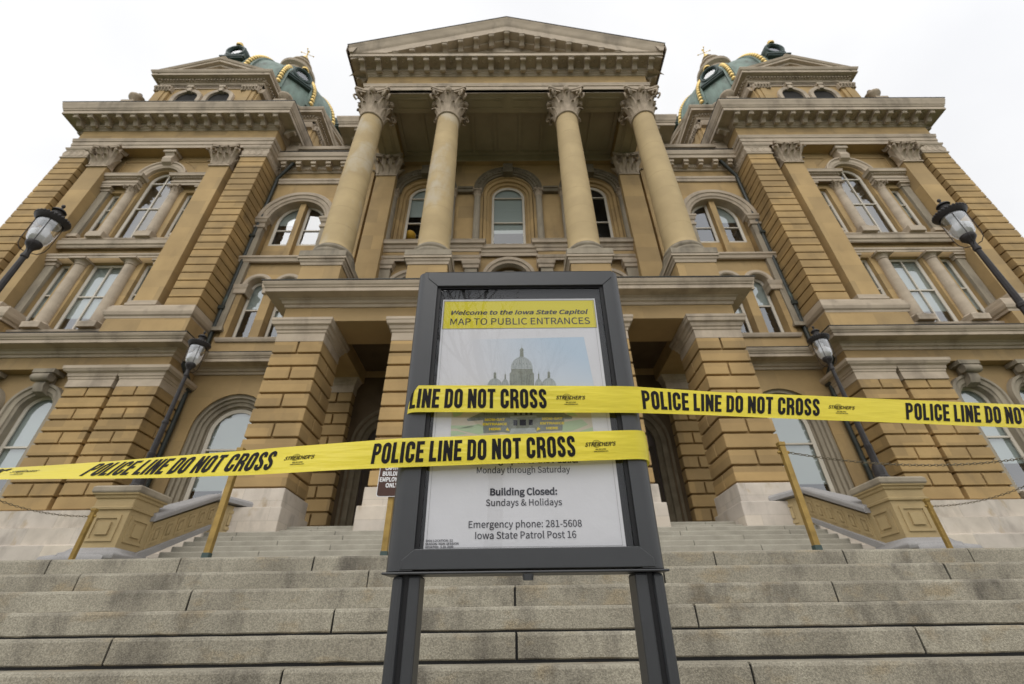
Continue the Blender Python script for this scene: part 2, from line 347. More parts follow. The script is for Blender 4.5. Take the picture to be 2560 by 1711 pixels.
# panelled side walls
def panel_wall(x0, y0, zt0, zb0, x1, y1, zt1, zb1, n, th, nrm, mb, pad=.09):
    """sloped panelled wall face between two plan points with recessed-looking raised panels"""
    d = Vector((x1-x0, y1-y0, 0)); nv = Vector((nrm[0], nrm[1], 0))
    A = Vector((x0, y0, 0)); B = Vector((x1, y1, 0))
    def q(t, s, off): p = A.lerp(B, t)+nv*off; zb = zb0+(zb1-zb0)*t; zt = zt0+(zt1-zt0)*t; return (p.x, p.y, zb+(zt-zb)*s)
    mb.add([q(0, 0, 0), q(1, 0, 0), q(1, 1, 0), q(0, 1, 0), q(0, 0, -th), q(1, 0, -th), q(1, 1, -th), q(0, 1, -th)], [(0,1,2,3),(4,7,6,5),(0,4,5,1),(1,5,6,2),(2,6,7,3),(3,7,4,0)])
    for i in range(n):
        a, b = (i+.18)/n, (i+.82)/n
        # frame ring + raised field
        for (lo, hi, s0, s1, o) in ((a, b, .2, .84, .022), ):
            w_ = (hi-lo)*.17
            for (p, r, s, e) in ((lo, lo+w_, s0, s1), (hi-w_, hi, s0, s1), (lo+w_, hi-w_, s0, s0+.1), (lo+w_, hi-w_, s1-.1, s1)):
                mb.add([q(p, s, -.002), q(r, s, -.002), q(r, e, -.002), q(p, e, -.002), q(p, s, o), q(r, s, o), q(r, e, o), q(p, e, o)], [(4,5,6,7),(0,1,5,4),(1,2,6,5),(2,3,7,6),(3,0,4,7)])
        a2, b2 = a+.3*(b-a), b-.3*(b-a)
        mb.add([q(a2, .36, -.002), q(b2, .36, -.002), q(b2, .68, -.002), q(a2, .68, -.002), q(a2, .36, .03), q(b2, .36, .03), q(b2, .68, .03), q(a2, .68, .03)], [(4,5,6,7),(0,1,5,4),(1,2,6,5),(2,3,7,6),(3,0,4,7)])
def cheek_wall(side):
    lab = {-1: 'panelled sandstone wall with grey coping on the left of the upper steps', 1: 'panelled sandstone wall with grey coping on the right of the upper steps'}[side]
    t = thing('stair_side_wall', lab, 'stair wall', (side*7.7, 11, 1.5), 'side walls of the upper steps'); mb = MB()
    panel_wall(side*7.56, 10.12, 2.2, 1.66, side*7.56, 12.05, 3.12, 2.55, 6, .3, (-side, 0), mb)
    panel_wall(side*7.56, 12.05, 3.12, 2.36, side*6.98, 12.52, 3.02, 2.3, 3, .3, (-side*.63, -.78), mb)
    part(mb, 'panelled_face', M['cheek'], t)
    c = MB(); X = side*7.48
    sec = lambda x, z, dx, dy, w_: [(x-dx*w_, z)]
    pts = [(side*6.9, 12.5, 3.05), (side*7.56, 11.96, 3.14), (side*7.56, 10.0, 2.2)]
    prof = [(.09, 0), (.10, .1), (.06, .16), (-.38, .2), (-.42, 0)]
    path = [(p[0], p[1]) for p in pts] if side < 0 else [(p[0], p[1]) for p in pts][::-1]
    zs = [p[2] for p in pts] if side < 0 else [p[2] for p in pts][::-1]
    m = miter(path); k = len(prof); vs = []
    for p, q, z in zip(path, m, zs): vs += [(p[0]-q[0]*d, p[1]-q[1]*d, z+h) for d, h in prof] if side < 0 else [(p[0]-q[0]*d, p[1]-q[1]*d, z+h) for d, h in prof]
    fs = [(i*k+j, (i+1)*k+j, (i+1)*k+(j+1) % k, i*k+(j+1) % k) for i in range(2) for j in range(k)]+[tuple(range(k)), tuple(range(2*k, 3*k))[::-1]]
    c.add(vs, fs); part(c, 'coping', M['coping'], t, bevel=.015)
    b = MB()
    for i in range(1):
        b.prism([(9.9, 1.42), (12.0, 2.44), (12.0, 2.56), (9.9, 1.58)], 'x', side*7.5, side*7.72)
    part(b, 'kerb_strip', M['coping'], t, bevel=.01)
    return t
for s_ in (-1, 1): cheek_wall(s_)
def pedestal(x, y, label):
    t = thing('lamp_pedestal', label, 'pedestal', (x, y, .7), 'sandstone pedestals carrying the lamps'); h = .37; up = .06 if y < 7 else 0
    sq = lambda r: [(x-r, y+r), (x-r, y-r), (x+r, y-r), (x+r, y+r)]
    mb = MB(); mb.sweep(sq(h), [(-.3, .7), (.0, .7), (.0, 2.4), (-.3, 2.4)], True)
    for (dx, dy) in ((0, -1), (-1, 0), (1, 0), (0, 1)):
        e = MB()
        for (a, b, c, d, o) in ((-.26, -.20, 1.72, 2.2, .025), (.20, .26, 1.72, 2.2, .025), (-.2, .2, 1.72, 1.77, .025), (-.2, .2, 2.14, 2.2, .025), (-.12, .12, 1.84, 2.07, .035)):
            e.box(a, b, -h-o, -h+.01, c, d)
        e.xform(Matrix.Translation((x, y, 0)) @ Matrix.Rotation({(0, -1): 0, (1, 0): pi/2, (0, 1): pi, (-1, 0): -pi/2}[(dx, dy)], 4, 'Z')); mb.add(e.v, e.f)
    part(mb, 'dado', M['cheek'], t)
    mb = MB(); mb.sweep(sq(h), [(0, 2.30), (.035, 2.31), (.04, 2.35), (.01, 2.37), (.01, 2.51), (.04, 2.53), (.05, 2.57), (.085, 2.59), (.09, 2.62), (-.2, 2.62)], True)
    part(mb, 'neck_moulding', M['cheek'], t)
    c = MB().sweep(sq(h), [(-.37, 2.62), (.10, 2.62), (.115, 2.65), (.115, 2.73+up), (.08, 2.76+up), (-.366, 2.79+up)], True); part(c, 'cap_slab', M['grey'], t, bevel=.01)
    b = MB().sweep(sq(h), [(0, 1.40), (.14, 1.40), (.16, 1.45), (.15, 1.5), (.09, 1.53), (.04, 1.60), (0, 1.61)], True); part(b, 'base_moulding', M['coping'], t, 60)
    return t
pedestal(-7.95, 9.75, 'far left sandstone lamp pedestal with panels at the foot of the upper steps')
pedestal(7.95, 9.75, 'far right sandstone lamp pedestal with panels at the foot of the upper steps')
pedestal(-8.33, 5.7, 'near left sandstone lamp pedestal beside the lower steps, under the big lantern')
pedestal(8.1, 5.7, 'near right sandstone lamp pedestal beside the lower steps, under the big lantern')
# curved kerb stones at the pedestal feet
for s_, nm in ((-1, 'left'), (1, 'right')):
    mb = MB(); pts = [(s_*7.6, 9.33), (s_*8.3, 9.28), (s_*8.9, 9.5), (s_*9.3, 9.9), (s_*9.5, 10.5)]
    mb.sweep(pts[::-1] if s_ < 0 else pts, [(0, .75), (.12, .75), (.13, 1.40), (.1, 1.47), (0, 1.5)])
    tag(part(mb, 'curved_kerb', M['coping'], None, 60), f'low grey curved kerb stone around the foot of the far {nm} pedestal', 'kerb', 'curved kerbs at the pedestals')

# ------------------------------------------------------------------ lamps
def make_lamp():
    t = thing('street_lamp', 'x', 'street lamp'); z0 = 0
    b = MB().lathe(0, 0, [(.001, 0), (.2, 0), (.2, .1), (.17, .13), (.165, .3), (.13, .36), (.1, .4), (.095, .75), (.105, .77), (.105, .82), (.085, .84), (.08, 1.5), (.095, 1.52), (.095, 1.57), (.07, 1.6), (.055, 2.75), (.075, 2.77), (.075, 2.82), (.062, 2.84), (.06, 2.98), (.001, 2.98)], 16, 0, (8, .03))
    part(b, 'post', M['iron'], t, 35)
    c = MB().lathe(0, 0, [(.05, 2.9), (.075, 2.96), (.11, 3.0), (.15, 3.04), (.16, 3.09), (.15, 3.11), (.001, 3.115)], 28); part(c, 'lantern_cup', M['iron'], t, 40)
    gl = MB().lathe(0, 0, [(.15, 3.11), (.205, 3.17), (.232, 3.27), (.243, 3.4), (.25, 3.62)], 32); part(gl, 'lantern_glass', M['lglass'], t, 60)
    le = MB().lathe(0, 0, [(.001, 3.115), (.135, 3.118), (.19, 3.18), (.215, 3.26), (.21, 3.33), (.15, 3.38), (.085, 3.44), (.07, 3.54), (.001, 3.58)], 24); part(le, 'frosted_refractor', M['lens'], t, 60)
    rf = MB().lathe(0, 0, [(.001, 3.6), (.2, 3.6), (.205, 3.55), (.215, 3.55), (.215, 3.615)], 24); part(rf, 'reflector_plate', M['silver'], t, 40)
    cap = MB().lathe(0, 0, [(.25, 3.62), (.27, 3.58), (.335, 3.64), (.345, 3.665), (.325, 3.69), (.27, 3.72), (.2, 3.77), (.13, 3.82), (.11, 3.83), (.1, 3.89), (.15, 3.9), (.145, 3.915), (.11, 3.945), (.04, 3.98), (.02, 4.0), (.02, 4.02), (.001, 4.025)], 36)
    for i in range(28):     # scalloped crown
        a = 2*pi*i/28; cap.ball((.33*cos(a), .33*sin(a), 3.685), .034, 8, .9)
    part(cap, 'lantern_roof', M['iron'], t, 50)
    part(MB().ball((0, 0, 4.05), .042, 14), 'finial', M['iron'], t, 60)
    for i in range(4):
        a = pi/4+i*pi/2; st = [(.07, 2.88), (.16, 2.9), (.235, 2.99), (.26, 3.1), (.262, 3.3), (.262, 3.6)]
        part(MB().tube([(r*cos(a), r*sin(a), z) for r, z in st], .009, 6), 'strap', M['iron'], t, 60)
    for ch in t.children: ch.data.transform(Matrix.Diagonal((.72, .72, 1, 1))); ch.data.update()
    return t
def copy_tree(o, parent=None, keep=True):
    c = o.copy(); COL.objects.link(c)
    if parent: c.parent = parent; c.matrix_parent_inverse = o.matrix_parent_inverse.copy()
    for ch in list(o.children): copy_tree(ch, c)
    return c
lamp = make_lamp()
spots = [(-8.33, 5.7, 2.84, 'big dark iron lantern lamp nearest the camera at the left edge'), (8.12, 5.7, 2.84, 'big dark iron lantern lamp nearest the camera at the right edge'),
         (-7.95, 9.75, 2.78, 'smaller looking dark iron lamp on the far left pedestal beside the upper steps'), (7.95, 9.75, 2.78, 'smaller looking dark iron lamp on the far right pedestal beside the upper steps')]
for i, (x, y, z, lab) in enumerate(spots):
    o = lamp if i == 0 else copy_tree(lamp); o.location = (x, y, z); tag(o, lab, 'street lamp', 'dark iron lamps beside the stairs')

# ------------------------------------------------------------------ brass posts and chains
def make_post():
    t = thing('brass_post', 'x', 'post')
    part(MB().box(-.03, .03, -.03, .03, .03, 1.07), 'shaft', M['brass'], t, bevel=.006)
    part(MB().box(-.036, .036, -.036, .036, 1.07, 1.115), 'cap', M['brass'], t, bevel=.006)
    part(MB().box(-.034, .034, -.034, .034, 0, .05), 'shoe', M['copperd'], t, bevel=.004)
    part(MB().ball((-.048, 0, 1.0), .02, 10), 'knob', M['brass'], t, 60); part(MB().ball((.048, 0, 1.0), .02, 10), 'knob', M['brass'], t, 60)
    return t
post = make_post()
pspots = [(-3.02, 4.86, .722, 'tall brass chain post in front of the left porch pier, seen below the tape'), (2.97, 4.86, .722, 'tall brass chain post in front of the right porch pier'),
          (-6.55, 7.4, .722, 'short looking brass post leaning against the view of the far left pedestal'), (6.55, 7.4, .722, 'short looking brass post in front of the far right pedestal'), (-1.3, 4.9, .722, 'brass post half hidden behind the map sign under the brown notice')]
for i, (x, y, z, lab) in enumerate(pspots):
    o = post if i == 0 else copy_tree(post); o.location = (x, y, z); tag(o, lab, 'post', 'brass chain posts')
def chain(a, b, sag, label, L=.046):
    a, b = Vector(a), Vector(b); n = int((b-a).length/(L*.78)); mb = MB(); pts = []
    for i in range(n+1):
        t = i/n; p = a.lerp(b, t); p.z -= sag*4*t*(1-t); pts.append(p)
    for i in range(n):
        d = (pts[i+1]-pts[i]).normalized(); c = (pts[i]+pts[i+1])/2; s = d.cross(Vector((0, 0, 1))).normalized(); u = s.cross(d)
        if i % 2: s, u = u, s
        ring = [c+d*(L*.5*cos(q*pi/4))+s*(.012*sin(q*pi/4)) for q in range(8)]
        k = 4; vs = []
        for q in range(8):
            tn = (ring[(q+1) % 8]-ring[q-1]).normalized(); w_ = u; v = tn.cross(w_)
            vs += [ring[q]+(w_*cos(j*pi/2)+v*sin(j*pi/2))*.0038 for j in range(k)]
        mb.add(vs, [(q*k+j, q*k+(j+1) % k, ((q+1) % 8)*k+(j+1) % k, ((q+1) % 8)*k+j) for q in range(8) for j in range(k)])
    tag(part(mb, 'chain', M['chainm'], None, 70), label, 'chain', 'sagging chains between the brass posts')
chain((3.02, 4.86, 1.722), (6.4, 4.86, 1.78), .19, 'sagging chain from the tall right brass post across to the right edge')
chain((-3.07, 4.86, 1.722), (-6.4, 4.86, 1.78), .2, 'sagging chain just under the tape left of the tall left brass post')
chain((6.6, 7.4, 1.722), (7.9, 6.05, 2.15), .18, 'sagging chain from the short right brass post up toward the near right lamp')
chain((-6.6, 7.4, 1.722), (-7.9, 6.05, 2.15), .18, 'sagging chain from the short left brass post up toward the near left lamp')

# ================================================================== the capitol
B = thing('capitol_building', 'ornate yellow sandstone capitol with columned portico, two pavilions and copper domes', 'building', (0, 14, 2.3))
LEFT = []      # parts of the left half that get mirrored
def lp(mb, name, m, smooth=None, bevel=0):
    os_ = [part(q, name, M[m], B, smooth, bevel) for q in mb.split()]; LEFT.extend(os_); return os_[0]
def cp(mb, name, m, smooth=None, bevel=0): return [part(q, name, M[m], B, smooth, bevel) for q in mb.split()][0]
XC = -19.42
def arch_path(cx, z0, zs, r, n=18): return ([(cx-r, z0)] if z0 is not None else [])+arcpts(cx, zs, r, 180, 0, n)+([(cx+r, z0)] if z0 is not None else [])
def rect_path(x0, x1, z0, z1): return [(x0, z0), (x0, z1), (x1, z1), (x1, z0)]
def window(cx, hw, z0, z1, y, arch=False, mull=False, rails=(), blind=.8, left=True, tw=.085, poly=None):
    """sash window: painted frame (part) > pane, blind; z1 = spring line when arched"""
    reg = lp if left else cp; f = MB()
    if poly: pth = poly
    elif arch: pth = arch_path(cx, z0, z1, hw)
    else: pth = rect_path(cx-hw, cx+hw, z0, z1)
    f.vsweep(pth, [(-tw, y), (-tw, y-.05), (-tw*.4, y-.07), (0, y-.09), (.02, y-.09), (.02, y+.05)])
    xs = [p[0] for p in pth]; a, b = min(xs), max(xs)
    f.box(a, b, y-.06, y+.02, z0, z0+tw*1.1)
    for r in rails: f.box(a+.01, b-.01, y-.065, y+.02, r-.035, r+.035)
    if mull: f.box(cx-.032, cx+.032, y-.06, y+.02, z0+.02, (z1+hw-.02) if arch else z1-.02)
    o = reg(f, 'window', 'frame')
    p = part(MB().add([(q[0], y-.01, q[1]) for q in pth], [tuple(range(len(pth)))]), 'pane', M['glass' if left else 'pglass'], o)
    zt = (z1+hw) if arch else z1
    if blind:
        zb = zt-(zt-z0)*min(.97, blind+random.uniform(-.14, .08)); mb = MB()
        bp = [(q[0], max(q[1], zb)) for q in pth]
        mb.add([(q[0], y+.06, q[1]) for q in bp], [tuple(range(len(bp)))]); mb.add([(a, y+.065, zb), (b, y+.065, zb), (b, y+.065, zb+.04), (a, y+.065, zb+.04)], [(0, 1, 2, 3)])
        part(mb, 'blind', M['blind'], o)
    return o
def block(mb, x0, x1, y0, y1, z0, z1): mb.box(x0, x1, y0, y1, z0, z1)
def rustic(mb, x0, x1, y0, y1, z0, z1, pitch=.485, gap=.07, split=True, wrapl=True, wrapr=True, first=0):
    """courses of dressed blocks, alternate courses split in two; sides split on the other courses"""
    n = round((z1-z0)/pitch); p = (z1-z0)/n
    for i in range(n):
        a, b = z1-(i+1)*p+gap, z1-i*p
        if split and (i+first) % 2 == 0:
            xm = (x0+x1)/2; mb.box(x0, xm-.03, y0, y1, a, b); mb.box(xm+.03, x1, y0, y1, a, b)
        elif split and y1-y0 > 1.2:
            ym = (y0+y1)/2; mb.box(x0, x1, y0, ym-.03, a, b); mb.box(x0, x1, ym+.03, y1, a, b)
        else: mb.box(x0, x1, y0, y1, a, b)
    mb.box(x0+.1, x1-.1, y0+.1, y1-.01, z0-.01, z1+.01)
CAPP = [(0, 0), (.02, .01), (.02, .32), (.05, .34), (.06, .42), (.10, .45), (.13, .56), (.20, .60), (.22, .72), (.24, .74), (.24, .84), (0, .85)]  # pier capital
def cap_prof(z): return [(d, z+h) for d, h in CAPP]
BELT = [(0, 9.75), (.05, 9.76), (.07, 9.86), (.14, 9.88), (.18, 9.98), (.24, 10.0), (.26, 10.03), (.66, 10.05), (.66, 10.2), (.70, 10.21), (.71, 10.25), (.76, 10.3), (.80, 10.38), (.80, 10.42), (.0, 10.44)]
ARCH = [(0, 24.0), (0, 24.26), (.035, 24.27), (.035, 24.56), (.075, 24.57), (.08, 24.66), (.10, 24.72), (.11, 24.80), (0, 24.81)]
CORN = [(0, 25.66), (.04, 25.68), (.06, 25.76), (.12, 25.8), (.14, 25.88), (.2, 25.92), (.22, 26.1), (.26, 26.12), (.82, 26.14), (.82, 26.12), (.86, 26.12), (.86, 26.38), (.90, 26.40), (.92, 26.5), (.95, 26.53), (1.0, 26.72), (1.05, 26.86), (1.06, 26.97), (0, 27.02)]

# ---- Corinthian capital, unit: bottom radius rb at z=0, height h, abacus half-width aw
def leaf(mb, c, a, r0, r1, z0, z1, w_, curl):
    d = Vector((cos(a), sin(a), 0)); s = Vector((-sin(a), cos(a), 0)); secs = []
    for t, ww, rr in ((0, .8, 0), (.3, 1, .1), (.6, 1, .35), (.82, .9, .75), (.95, .7, 1.15), (1., .45, 1.5), (.93, .3, 1.62)):
        secs.append((r0+(r1-r0)*rr*curl, z0+(z1-z0)*t, w_*ww))
    vs = []
    for r, z, ww in secs:
        for q, off in ((-1, -.3), (-.55, .15), (0, .0), (.55, .15), (1, -.3)):
            vs.append(Vector((c[0], c[1], z))+d*(r+off*w_*.35)+s*(ww*q*.5))
    k = 5
    for z_ in range(len(secs)-1):
        mb.add([vs[z_*k+j] for j in range(k)]+[vs[(z_+1)*k+j] for j in range(k)]+[vs[z_*k+j]-d*.04 for j in range(k)]+[vs[(z_+1)*k+j]-d*.04 for j in range(k)],
               [(j, j+1, k+j+1, k+j) for j in range(k-1)]+[(2*k+j, 3*k+j, 3*k+j+1, 2*k+j+1) for j in range(k-1)]+[(0, k, 3*k, 2*k), (k-1, 2*k-1, 4*k-1, 3*k-1)])
def volute(mb, p, d, r, th):
    s = d.cross(Vector((0, 0, 1))); pts = []
    for i in range(15):
        a = -pi/2+i*.42; rr = r*(1-i/16); pts.append(p+d*(rr*cos(a))+Vector((0, 0, 1))*(rr*sin(a)))
    n = len(pts); vs = []
    for i, q in enumerate(pts): vs += [q-s*th, q+s*th]
    mb.add(vs, [(2*i, 2*i+1, 2*i+3, 2*i+2) for i in range(n-1)])
    mb.tube([q for q in pts], r*.22, 5)
def corinthian(rb, h, aw, square=None, front=False):
    """square=(half width x, depth): pilaster version, else round"""
    mb = MB(); top = h*.86
    if square is None:
        mb.lathe(0, 0, [(.001, 0), (rb*1.04, 0), (rb*1.1, .03), (rb*1.1, .1), (rb*1.02, .12), (rb*.98, .3*h), (rb*1.02, .55*h), (rb*1.2, .78*h), (rb*1.32, top), (.001, top)], 24)
        for i in range(8):
            leaf(mb, (0, 0), i*pi/4+pi/8, rb*1.0, rb*1.28, .1, h*.42, rb*.62, 1)
        for i in range(8):
            leaf(mb, (0, 0), i*pi/4, rb*1.0, rb*1.42, .16, h*.68, rb*.58, 1)
        for i in range(4):
            a = pi/4+i*pi/2; d = Vector((cos(a), sin(a), 0))
            for o in (-.13, .13): volute(mb, d*(aw*1.06)+Vector((0, 0, h*.74))+Vector((-sin(a), cos(a), 0))*o, d, h*.125, .05)
            leaf(mb, (0, 0), a, rb*1.02, rb*1.62, h*.4, h*.74, rb*.34, 1)
            a = i*pi/2; d = Vector((cos(a), sin(a), 0)); mb.ball(d*(aw*.86)+Vector((0, 0, h*.9)), h*.1, 8)
            for o in (-.3, .3): leaf(mb, (0, 0), a+o, rb*1.02, rb*1.4, h*.5, h*.8, rb*.22, 1)
        c = aw; q = aw*.16
    else:
        hx, dp = square
        mb.box(-hx*1.06, hx*1.06, -dp*1.2, .05, 0, .1); mb.box(-hx, hx, -dp, .05, .1, top)
        def flat(x, y, ax, z0, z1, w_, cu): leaf(mb, (x, y), ax, 0, .24, z0, z1, w_, cu)
        for i in range(3): flat(hx*(-.66+.66*i), -dp-.02, -pi/2, .1, h*.42, hx*.62, 1)
        for i in range(2): flat(hx*(-.33+.66*i), -dp-.02, -pi/2, .16, h*.68, hx*.6, 1.2)
        for sx in (-1, 1):
            flat(sx*hx, -dp*.5, 0 if sx > 0 else pi, .1, h*.42, dp*.8, 1)
            flat(sx*hx*.98, -dp-.01, -pi/2+sx*.8, .16, h*.66, hx*.5, 1.3)
            d = Vector((sx*.7, -.7, 0)).normalized()
            for o in (-.1, .1): volute(mb, Vector((sx*hx*1.18, -dp-hx*.2, h*.74))+Vector((d.y, -d.x, 0))*o, d, h*.125, .05)
            flat(sx*hx*.45, -dp, -pi/2, h*.5, h*.82, hx*.3, 1)
        mb.ball((0, -dp-.16, h*.9), h*.1, 8)
        c = hx*1.45; q = hx*.16
    # abacus with concave sides
    def abac(z0, z1, g):
        pl = []
        for i in range(4):
            a = i*pi/2; ex = Vector((cos(a), sin(a))); ey = Vector((-sin(a), cos(a))); e = c*g
            for t in (-.92, -.6, -.3, 0, .3, .6, .92): pl.append(ex*(e*(.80+.20*t*t/.85))+ey*(e*t))
        if square is not None: pl = [Vector((p.x, min(.05, (p.y*.55-dp*.6)))) for p in pl]
        mb.prism([(p.x, p.y) for p in pl], 'z', z0, z1)
    abac(top, h*.93, .95); abac(h*.93, h, 1.0)
    return mb
cap_round = corinthian(.56, 1.85, .92).mesh('capital', M['cap'], 35)
cap_pil = corinthian(.5, 1.7, .8, (.55, .3)).mesh('pilaster_capital', M['cap'], 35)
def inst(me, name, parent, loc, reg=None, scale=1, rz=0):
    o = link(name, me, parent); o.location = loc; o.scale = (scale,)*3 if not isinstance(scale, tuple) else scale; o.rotation_euler.z = rz
    if reg is not None: reg.append(o)
    return o

# ---- modillion bracket (shared by all the cornices): top at z=0, back at y=0
mo = MB().prism([(0, -.02), (0, -.42), (-.06, -.46), (-.16, -.44), (-.22, -.36), (-.28, -.25), (-.4, -.2), (-.52, -.2), (-.58, -.16), (-.60, -.09), (-.6, -.02)], 'x', -.13, .13)
mo.box(-.165, .165, -.63, .02, -.06, 0)
mo.tube([(-.15, -.52, -.14), (.15, -.52, -.14)], .075, 8); mo.tube([(-.15, -.1, -.36), (.15, -.1, -.36)], .09, 8)
MOD = mo.mesh('modillion', M['trim'], 40)
def rosette(mb, x, y, z, r=.17):
    mb.lathe(x, y, [(r, z+.002), (r, z-.03), (r*.75, z-.03), (r*.7, z), (r*.3, z-.005), (r*.25, z-.05), (.001, z-.06)], 10)

# ================= left pavilion (mirrored to the right) =================
XI, XO = XC+5.76, XC-5.76      # quoin faces
# plinth of white stone
mb = MB()
xs = [XO-.25, XI+.3]
mb.sweep([(XO-.25, 27), (XO-.25, 15.4), (XI+.3, 15.4), (XI+.3, 17.1), (-9.2, 17.1)], [(0, -1.1), (.42, -1.1), (.42, 1.9), (.3, 1.95), (.3, 2.66), (.16, 2.72), (.16, 3.2), (.0, 3.24), (.0, 3.78), (-.5, 3.8)], caps=False)
lp(mb, 'plinth', 'base')
# main wall with openings
holes = []
wy = 16.02
def H(*a): holes.append(rect(*a))
holes.append(archpoly(XC, .84, 17.3, 21.9)); H(XC-2.36, XC-1.74, 17.4, 20.85); H(XC+1.74, XC+2.36, 17.4, 20.85)
H(XC-.82, XC+.82, 11.6, 15.66); H(XC-2.38, XC-1.74, 11.7, 15.62); H(XC+1.74, XC+2.38, 11.7, 15.62)
gh = [archpoly(XC+o_, .72, 4.12, 7.7) for o_ in (-1.16, 1.16)]
lp(MB().wall(rect(XO+.1, XI-.1, 3.0, 9.3), gh, wy, .6), 'front_wall', 'wall')
for sx in (-1, 1): window(XC+sx*1.16, .64, 4.2, 7.7, 16.3, True, rails=(6.27,), blind=.72, tw=.1)
BAY0 = len(LEFT)
mb = MB().wall(rect(XO+.1, XI-.1, 9.2, 24.2), holes, wy, .42)
lp(mb, 'front_wall', 'wall')
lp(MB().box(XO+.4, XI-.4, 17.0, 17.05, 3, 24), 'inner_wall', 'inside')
REAR = lp(MB().box(XO+.06, XI-.06, 17.25, 28, 3, 24.2), 'rear_block', 'wall')
# windows
wd = 16.3
window(XC, .79, 17.5, 21.9, wd, True, True, (19.8, 21.9), .0)
for sx in (-1, 1):
    window(XC+sx*2.05, .3, 17.6, 20.83, wd, rails=(19.7,), blind=.6)
    window(XC+sx*2.06, .31, 11.8, 15.6, wd, rails=(13.8,), blind=.85)
window(XC, .79, 11.7, 15.62, wd, mull=True, rails=(13.7,), blind=.9)
for o in LEFT[BAY0:]:
    if o is not REAR: o.location.y = .33
# rusticated piers with wrapped sides
mb = MB(); rustic(mb, XI-1.5, XI+.14, 15.55, 17.2, 3.78, 8.44, first=0); rustic(mb, XI-3.45, XI-1.72, 15.6, 16.5, 3.78, 8.44)
rustic(mb, XO-.14, XO+1.5, 15.55, 17.2, 3.78, 8.44); rustic(mb, XO+1.72, XO+3.45, 15.6, 16.5, 3.78, 8.44)
mb.box(XI-1.74, XI-1.48, 15.85, 16.3, 3.78, 8.44); mb.box(XO+1.48, XO+1.74, 15.85, 16.3, 3.78, 8.44)
lp(mb, 'rusticated_pier', 'rust', bevel=.018)
mb = MB()
for (a, b, y2) in ((XI-1.48, XI+.14, 17.15), (XI-3.45, XI-1.7, 16.4), (XO-.14, XO+1.48, 17.15), (XO+1.7, XO+3.45, 16.4)):
    mb.sweep([(a, y2), (a, 15.56), (b, 15.56), (b, y2)], [(d*.8, z) for d, z in cap_prof(8.40)])
for a, b in ((XI-3.5, XI+.2), (XO-.2, XO+3.5)): mb.sweep([(a, 16.4), (a, 15.53), (b, 15.53), (b, 17.15)], [(0, 9.02), (.16, 9.02), (.18, 9.06), (.22, 9.12), (.22, 9.24), (0, 9.245)])
lp(mb, 'pier_capital', 'trim')
# frieze, belt cornice
mb = MB().box(XO-.1, XI+.1, 15.6, 17.14, 9.235, 9.78); mb.box(XI+.0, -9.2, 17.16, 18, 9.235, 9.78)
mb.box(XO-.08, XO+3.5, 15.62, 17.1, 10.42, 11.75); mb.box(XI-3.5, XI+.08, 15.62, 17.1, 10.42, 11.75)
lp(mb, 'frieze', 'wall')
mb = MB().sweep([(XO-.1, 27), (XO-.1, 15.59), (XI+.1, 15.59), (XI+.1, 17.13), (-9.2, 17.13)], BELT, caps=False)
b_ = lp(mb, 'belt_cornice', 'trim')
part(MB().sweep([(XO-.1, 27), (XO-.1, 15.59), (XI+.1, 15.59), (XI+.1, 17.13), (-9.2, 17.13)], [(-.1, 10.45), (.8, 10.425), (.825, 10.43), (.825, 10.455), (0, 10.5)], caps=False), 'flashing', M['flash'], b_)
# cut-back between pedestals so the lower windows reach the belt: pedestal course is only under quoins and pilasters
# pedestal mouldings
mb = MB()
for a, b, y2 in ((XI-3.55, XI+.0, 17.13), (XO-.0, XO+3.55, 17.13)):
    mb.sweep([(a, 16.38), (a, 15.66), (b, 15.66), (b, y2)] if y2 and b > XC else [(a, y2), (a, 15.66), (b, 15.66), (b, 16.38)], [(0, 11.7), (.05, 11.72), (.06, 11.82), (.12, 11.88), (.16, 12.02), (.16, 12.12), (.1, 12.16), (.1, 12.32), (.04, 12.36), (.03, 12.44), (-.25, 12.45)])
lp(mb, 'pedestal_moulding', 'trim')
# quoins
mb = MB(); rustic(mb, XI-1.42, XI, 15.7, 17.2, 12.43, 23.1, .485, .062, split=False); rustic(mb, XO, XO+1.42, 15.7, 17.2, 12.43, 23.1, .485, .062, split=False)
lp(mb, 'quoin', 'rust', bevel=.014)
mb = MB()
for a, b in ((XI-1.42, XI), (XO, XO+1.42)):
    path = [(a, 17.1), (a, 15.7), (b, 15.7), (b, 17.1)]
    mb.sweep(path, [(0, 23.08), (.05, 23.09), (.06, 23.16), (.02, 23.2), (.02, 23.8), (.07, 23.84), (.1, 23.95), (0, 24.0)])
    for i in range(4):      # carved rings
        x = a+.2+i*(b-a-.4)/3; e = MB().lathe(0, 0, [(.2, 0), (.22, .03), (.26, .03), (.28, 0)], 14).xform(Matrix.Translation((x, 15.69, 23.5)) @ Matrix.Rotation(pi/2, 4, 'X')); mb.add(e.v, e.f)
    for i in range(4):
        for xx, sg in ((b, 1), (a, -1)):
            e = MB().lathe(0, 0, [(.2, 0), (.22, .03), (.26, .03), (.28, 0)], 14).xform(Matrix.Translation((xx+sg*.01, 15.95+i*.33, 23.5)) @ Matrix.Rotation(sg*pi/2, 4, 'Y')); mb.add(e.v, e.f)
lp(mb, 'carved_band', 'trim', 40)
# pilasters
for sx in (-1, 1):
    x = XC+sx*3.37
    o = lp(MB().box(x-.54, x+.54, 15.74, 16.38, 12.78, 22.32), 'pilaster', 'wall', bevel=.01)
    part(MB().sweep([(x-.54, 16.36), (x-.54, 15.74), (x+.54, 15.74), (x+.54, 16.36)], [(0, 12.45), (.14, 12.45), (.14, 12.56), (.1, 12.58), (.11, 12.66), (.05, 12.7), (.05, 12.76), (0, 12.79)]), 'pilaster_base', M['trim'], o)
    inst(cap_pil, 'pilaster_capital', o, (x, 16.02, 22.3))
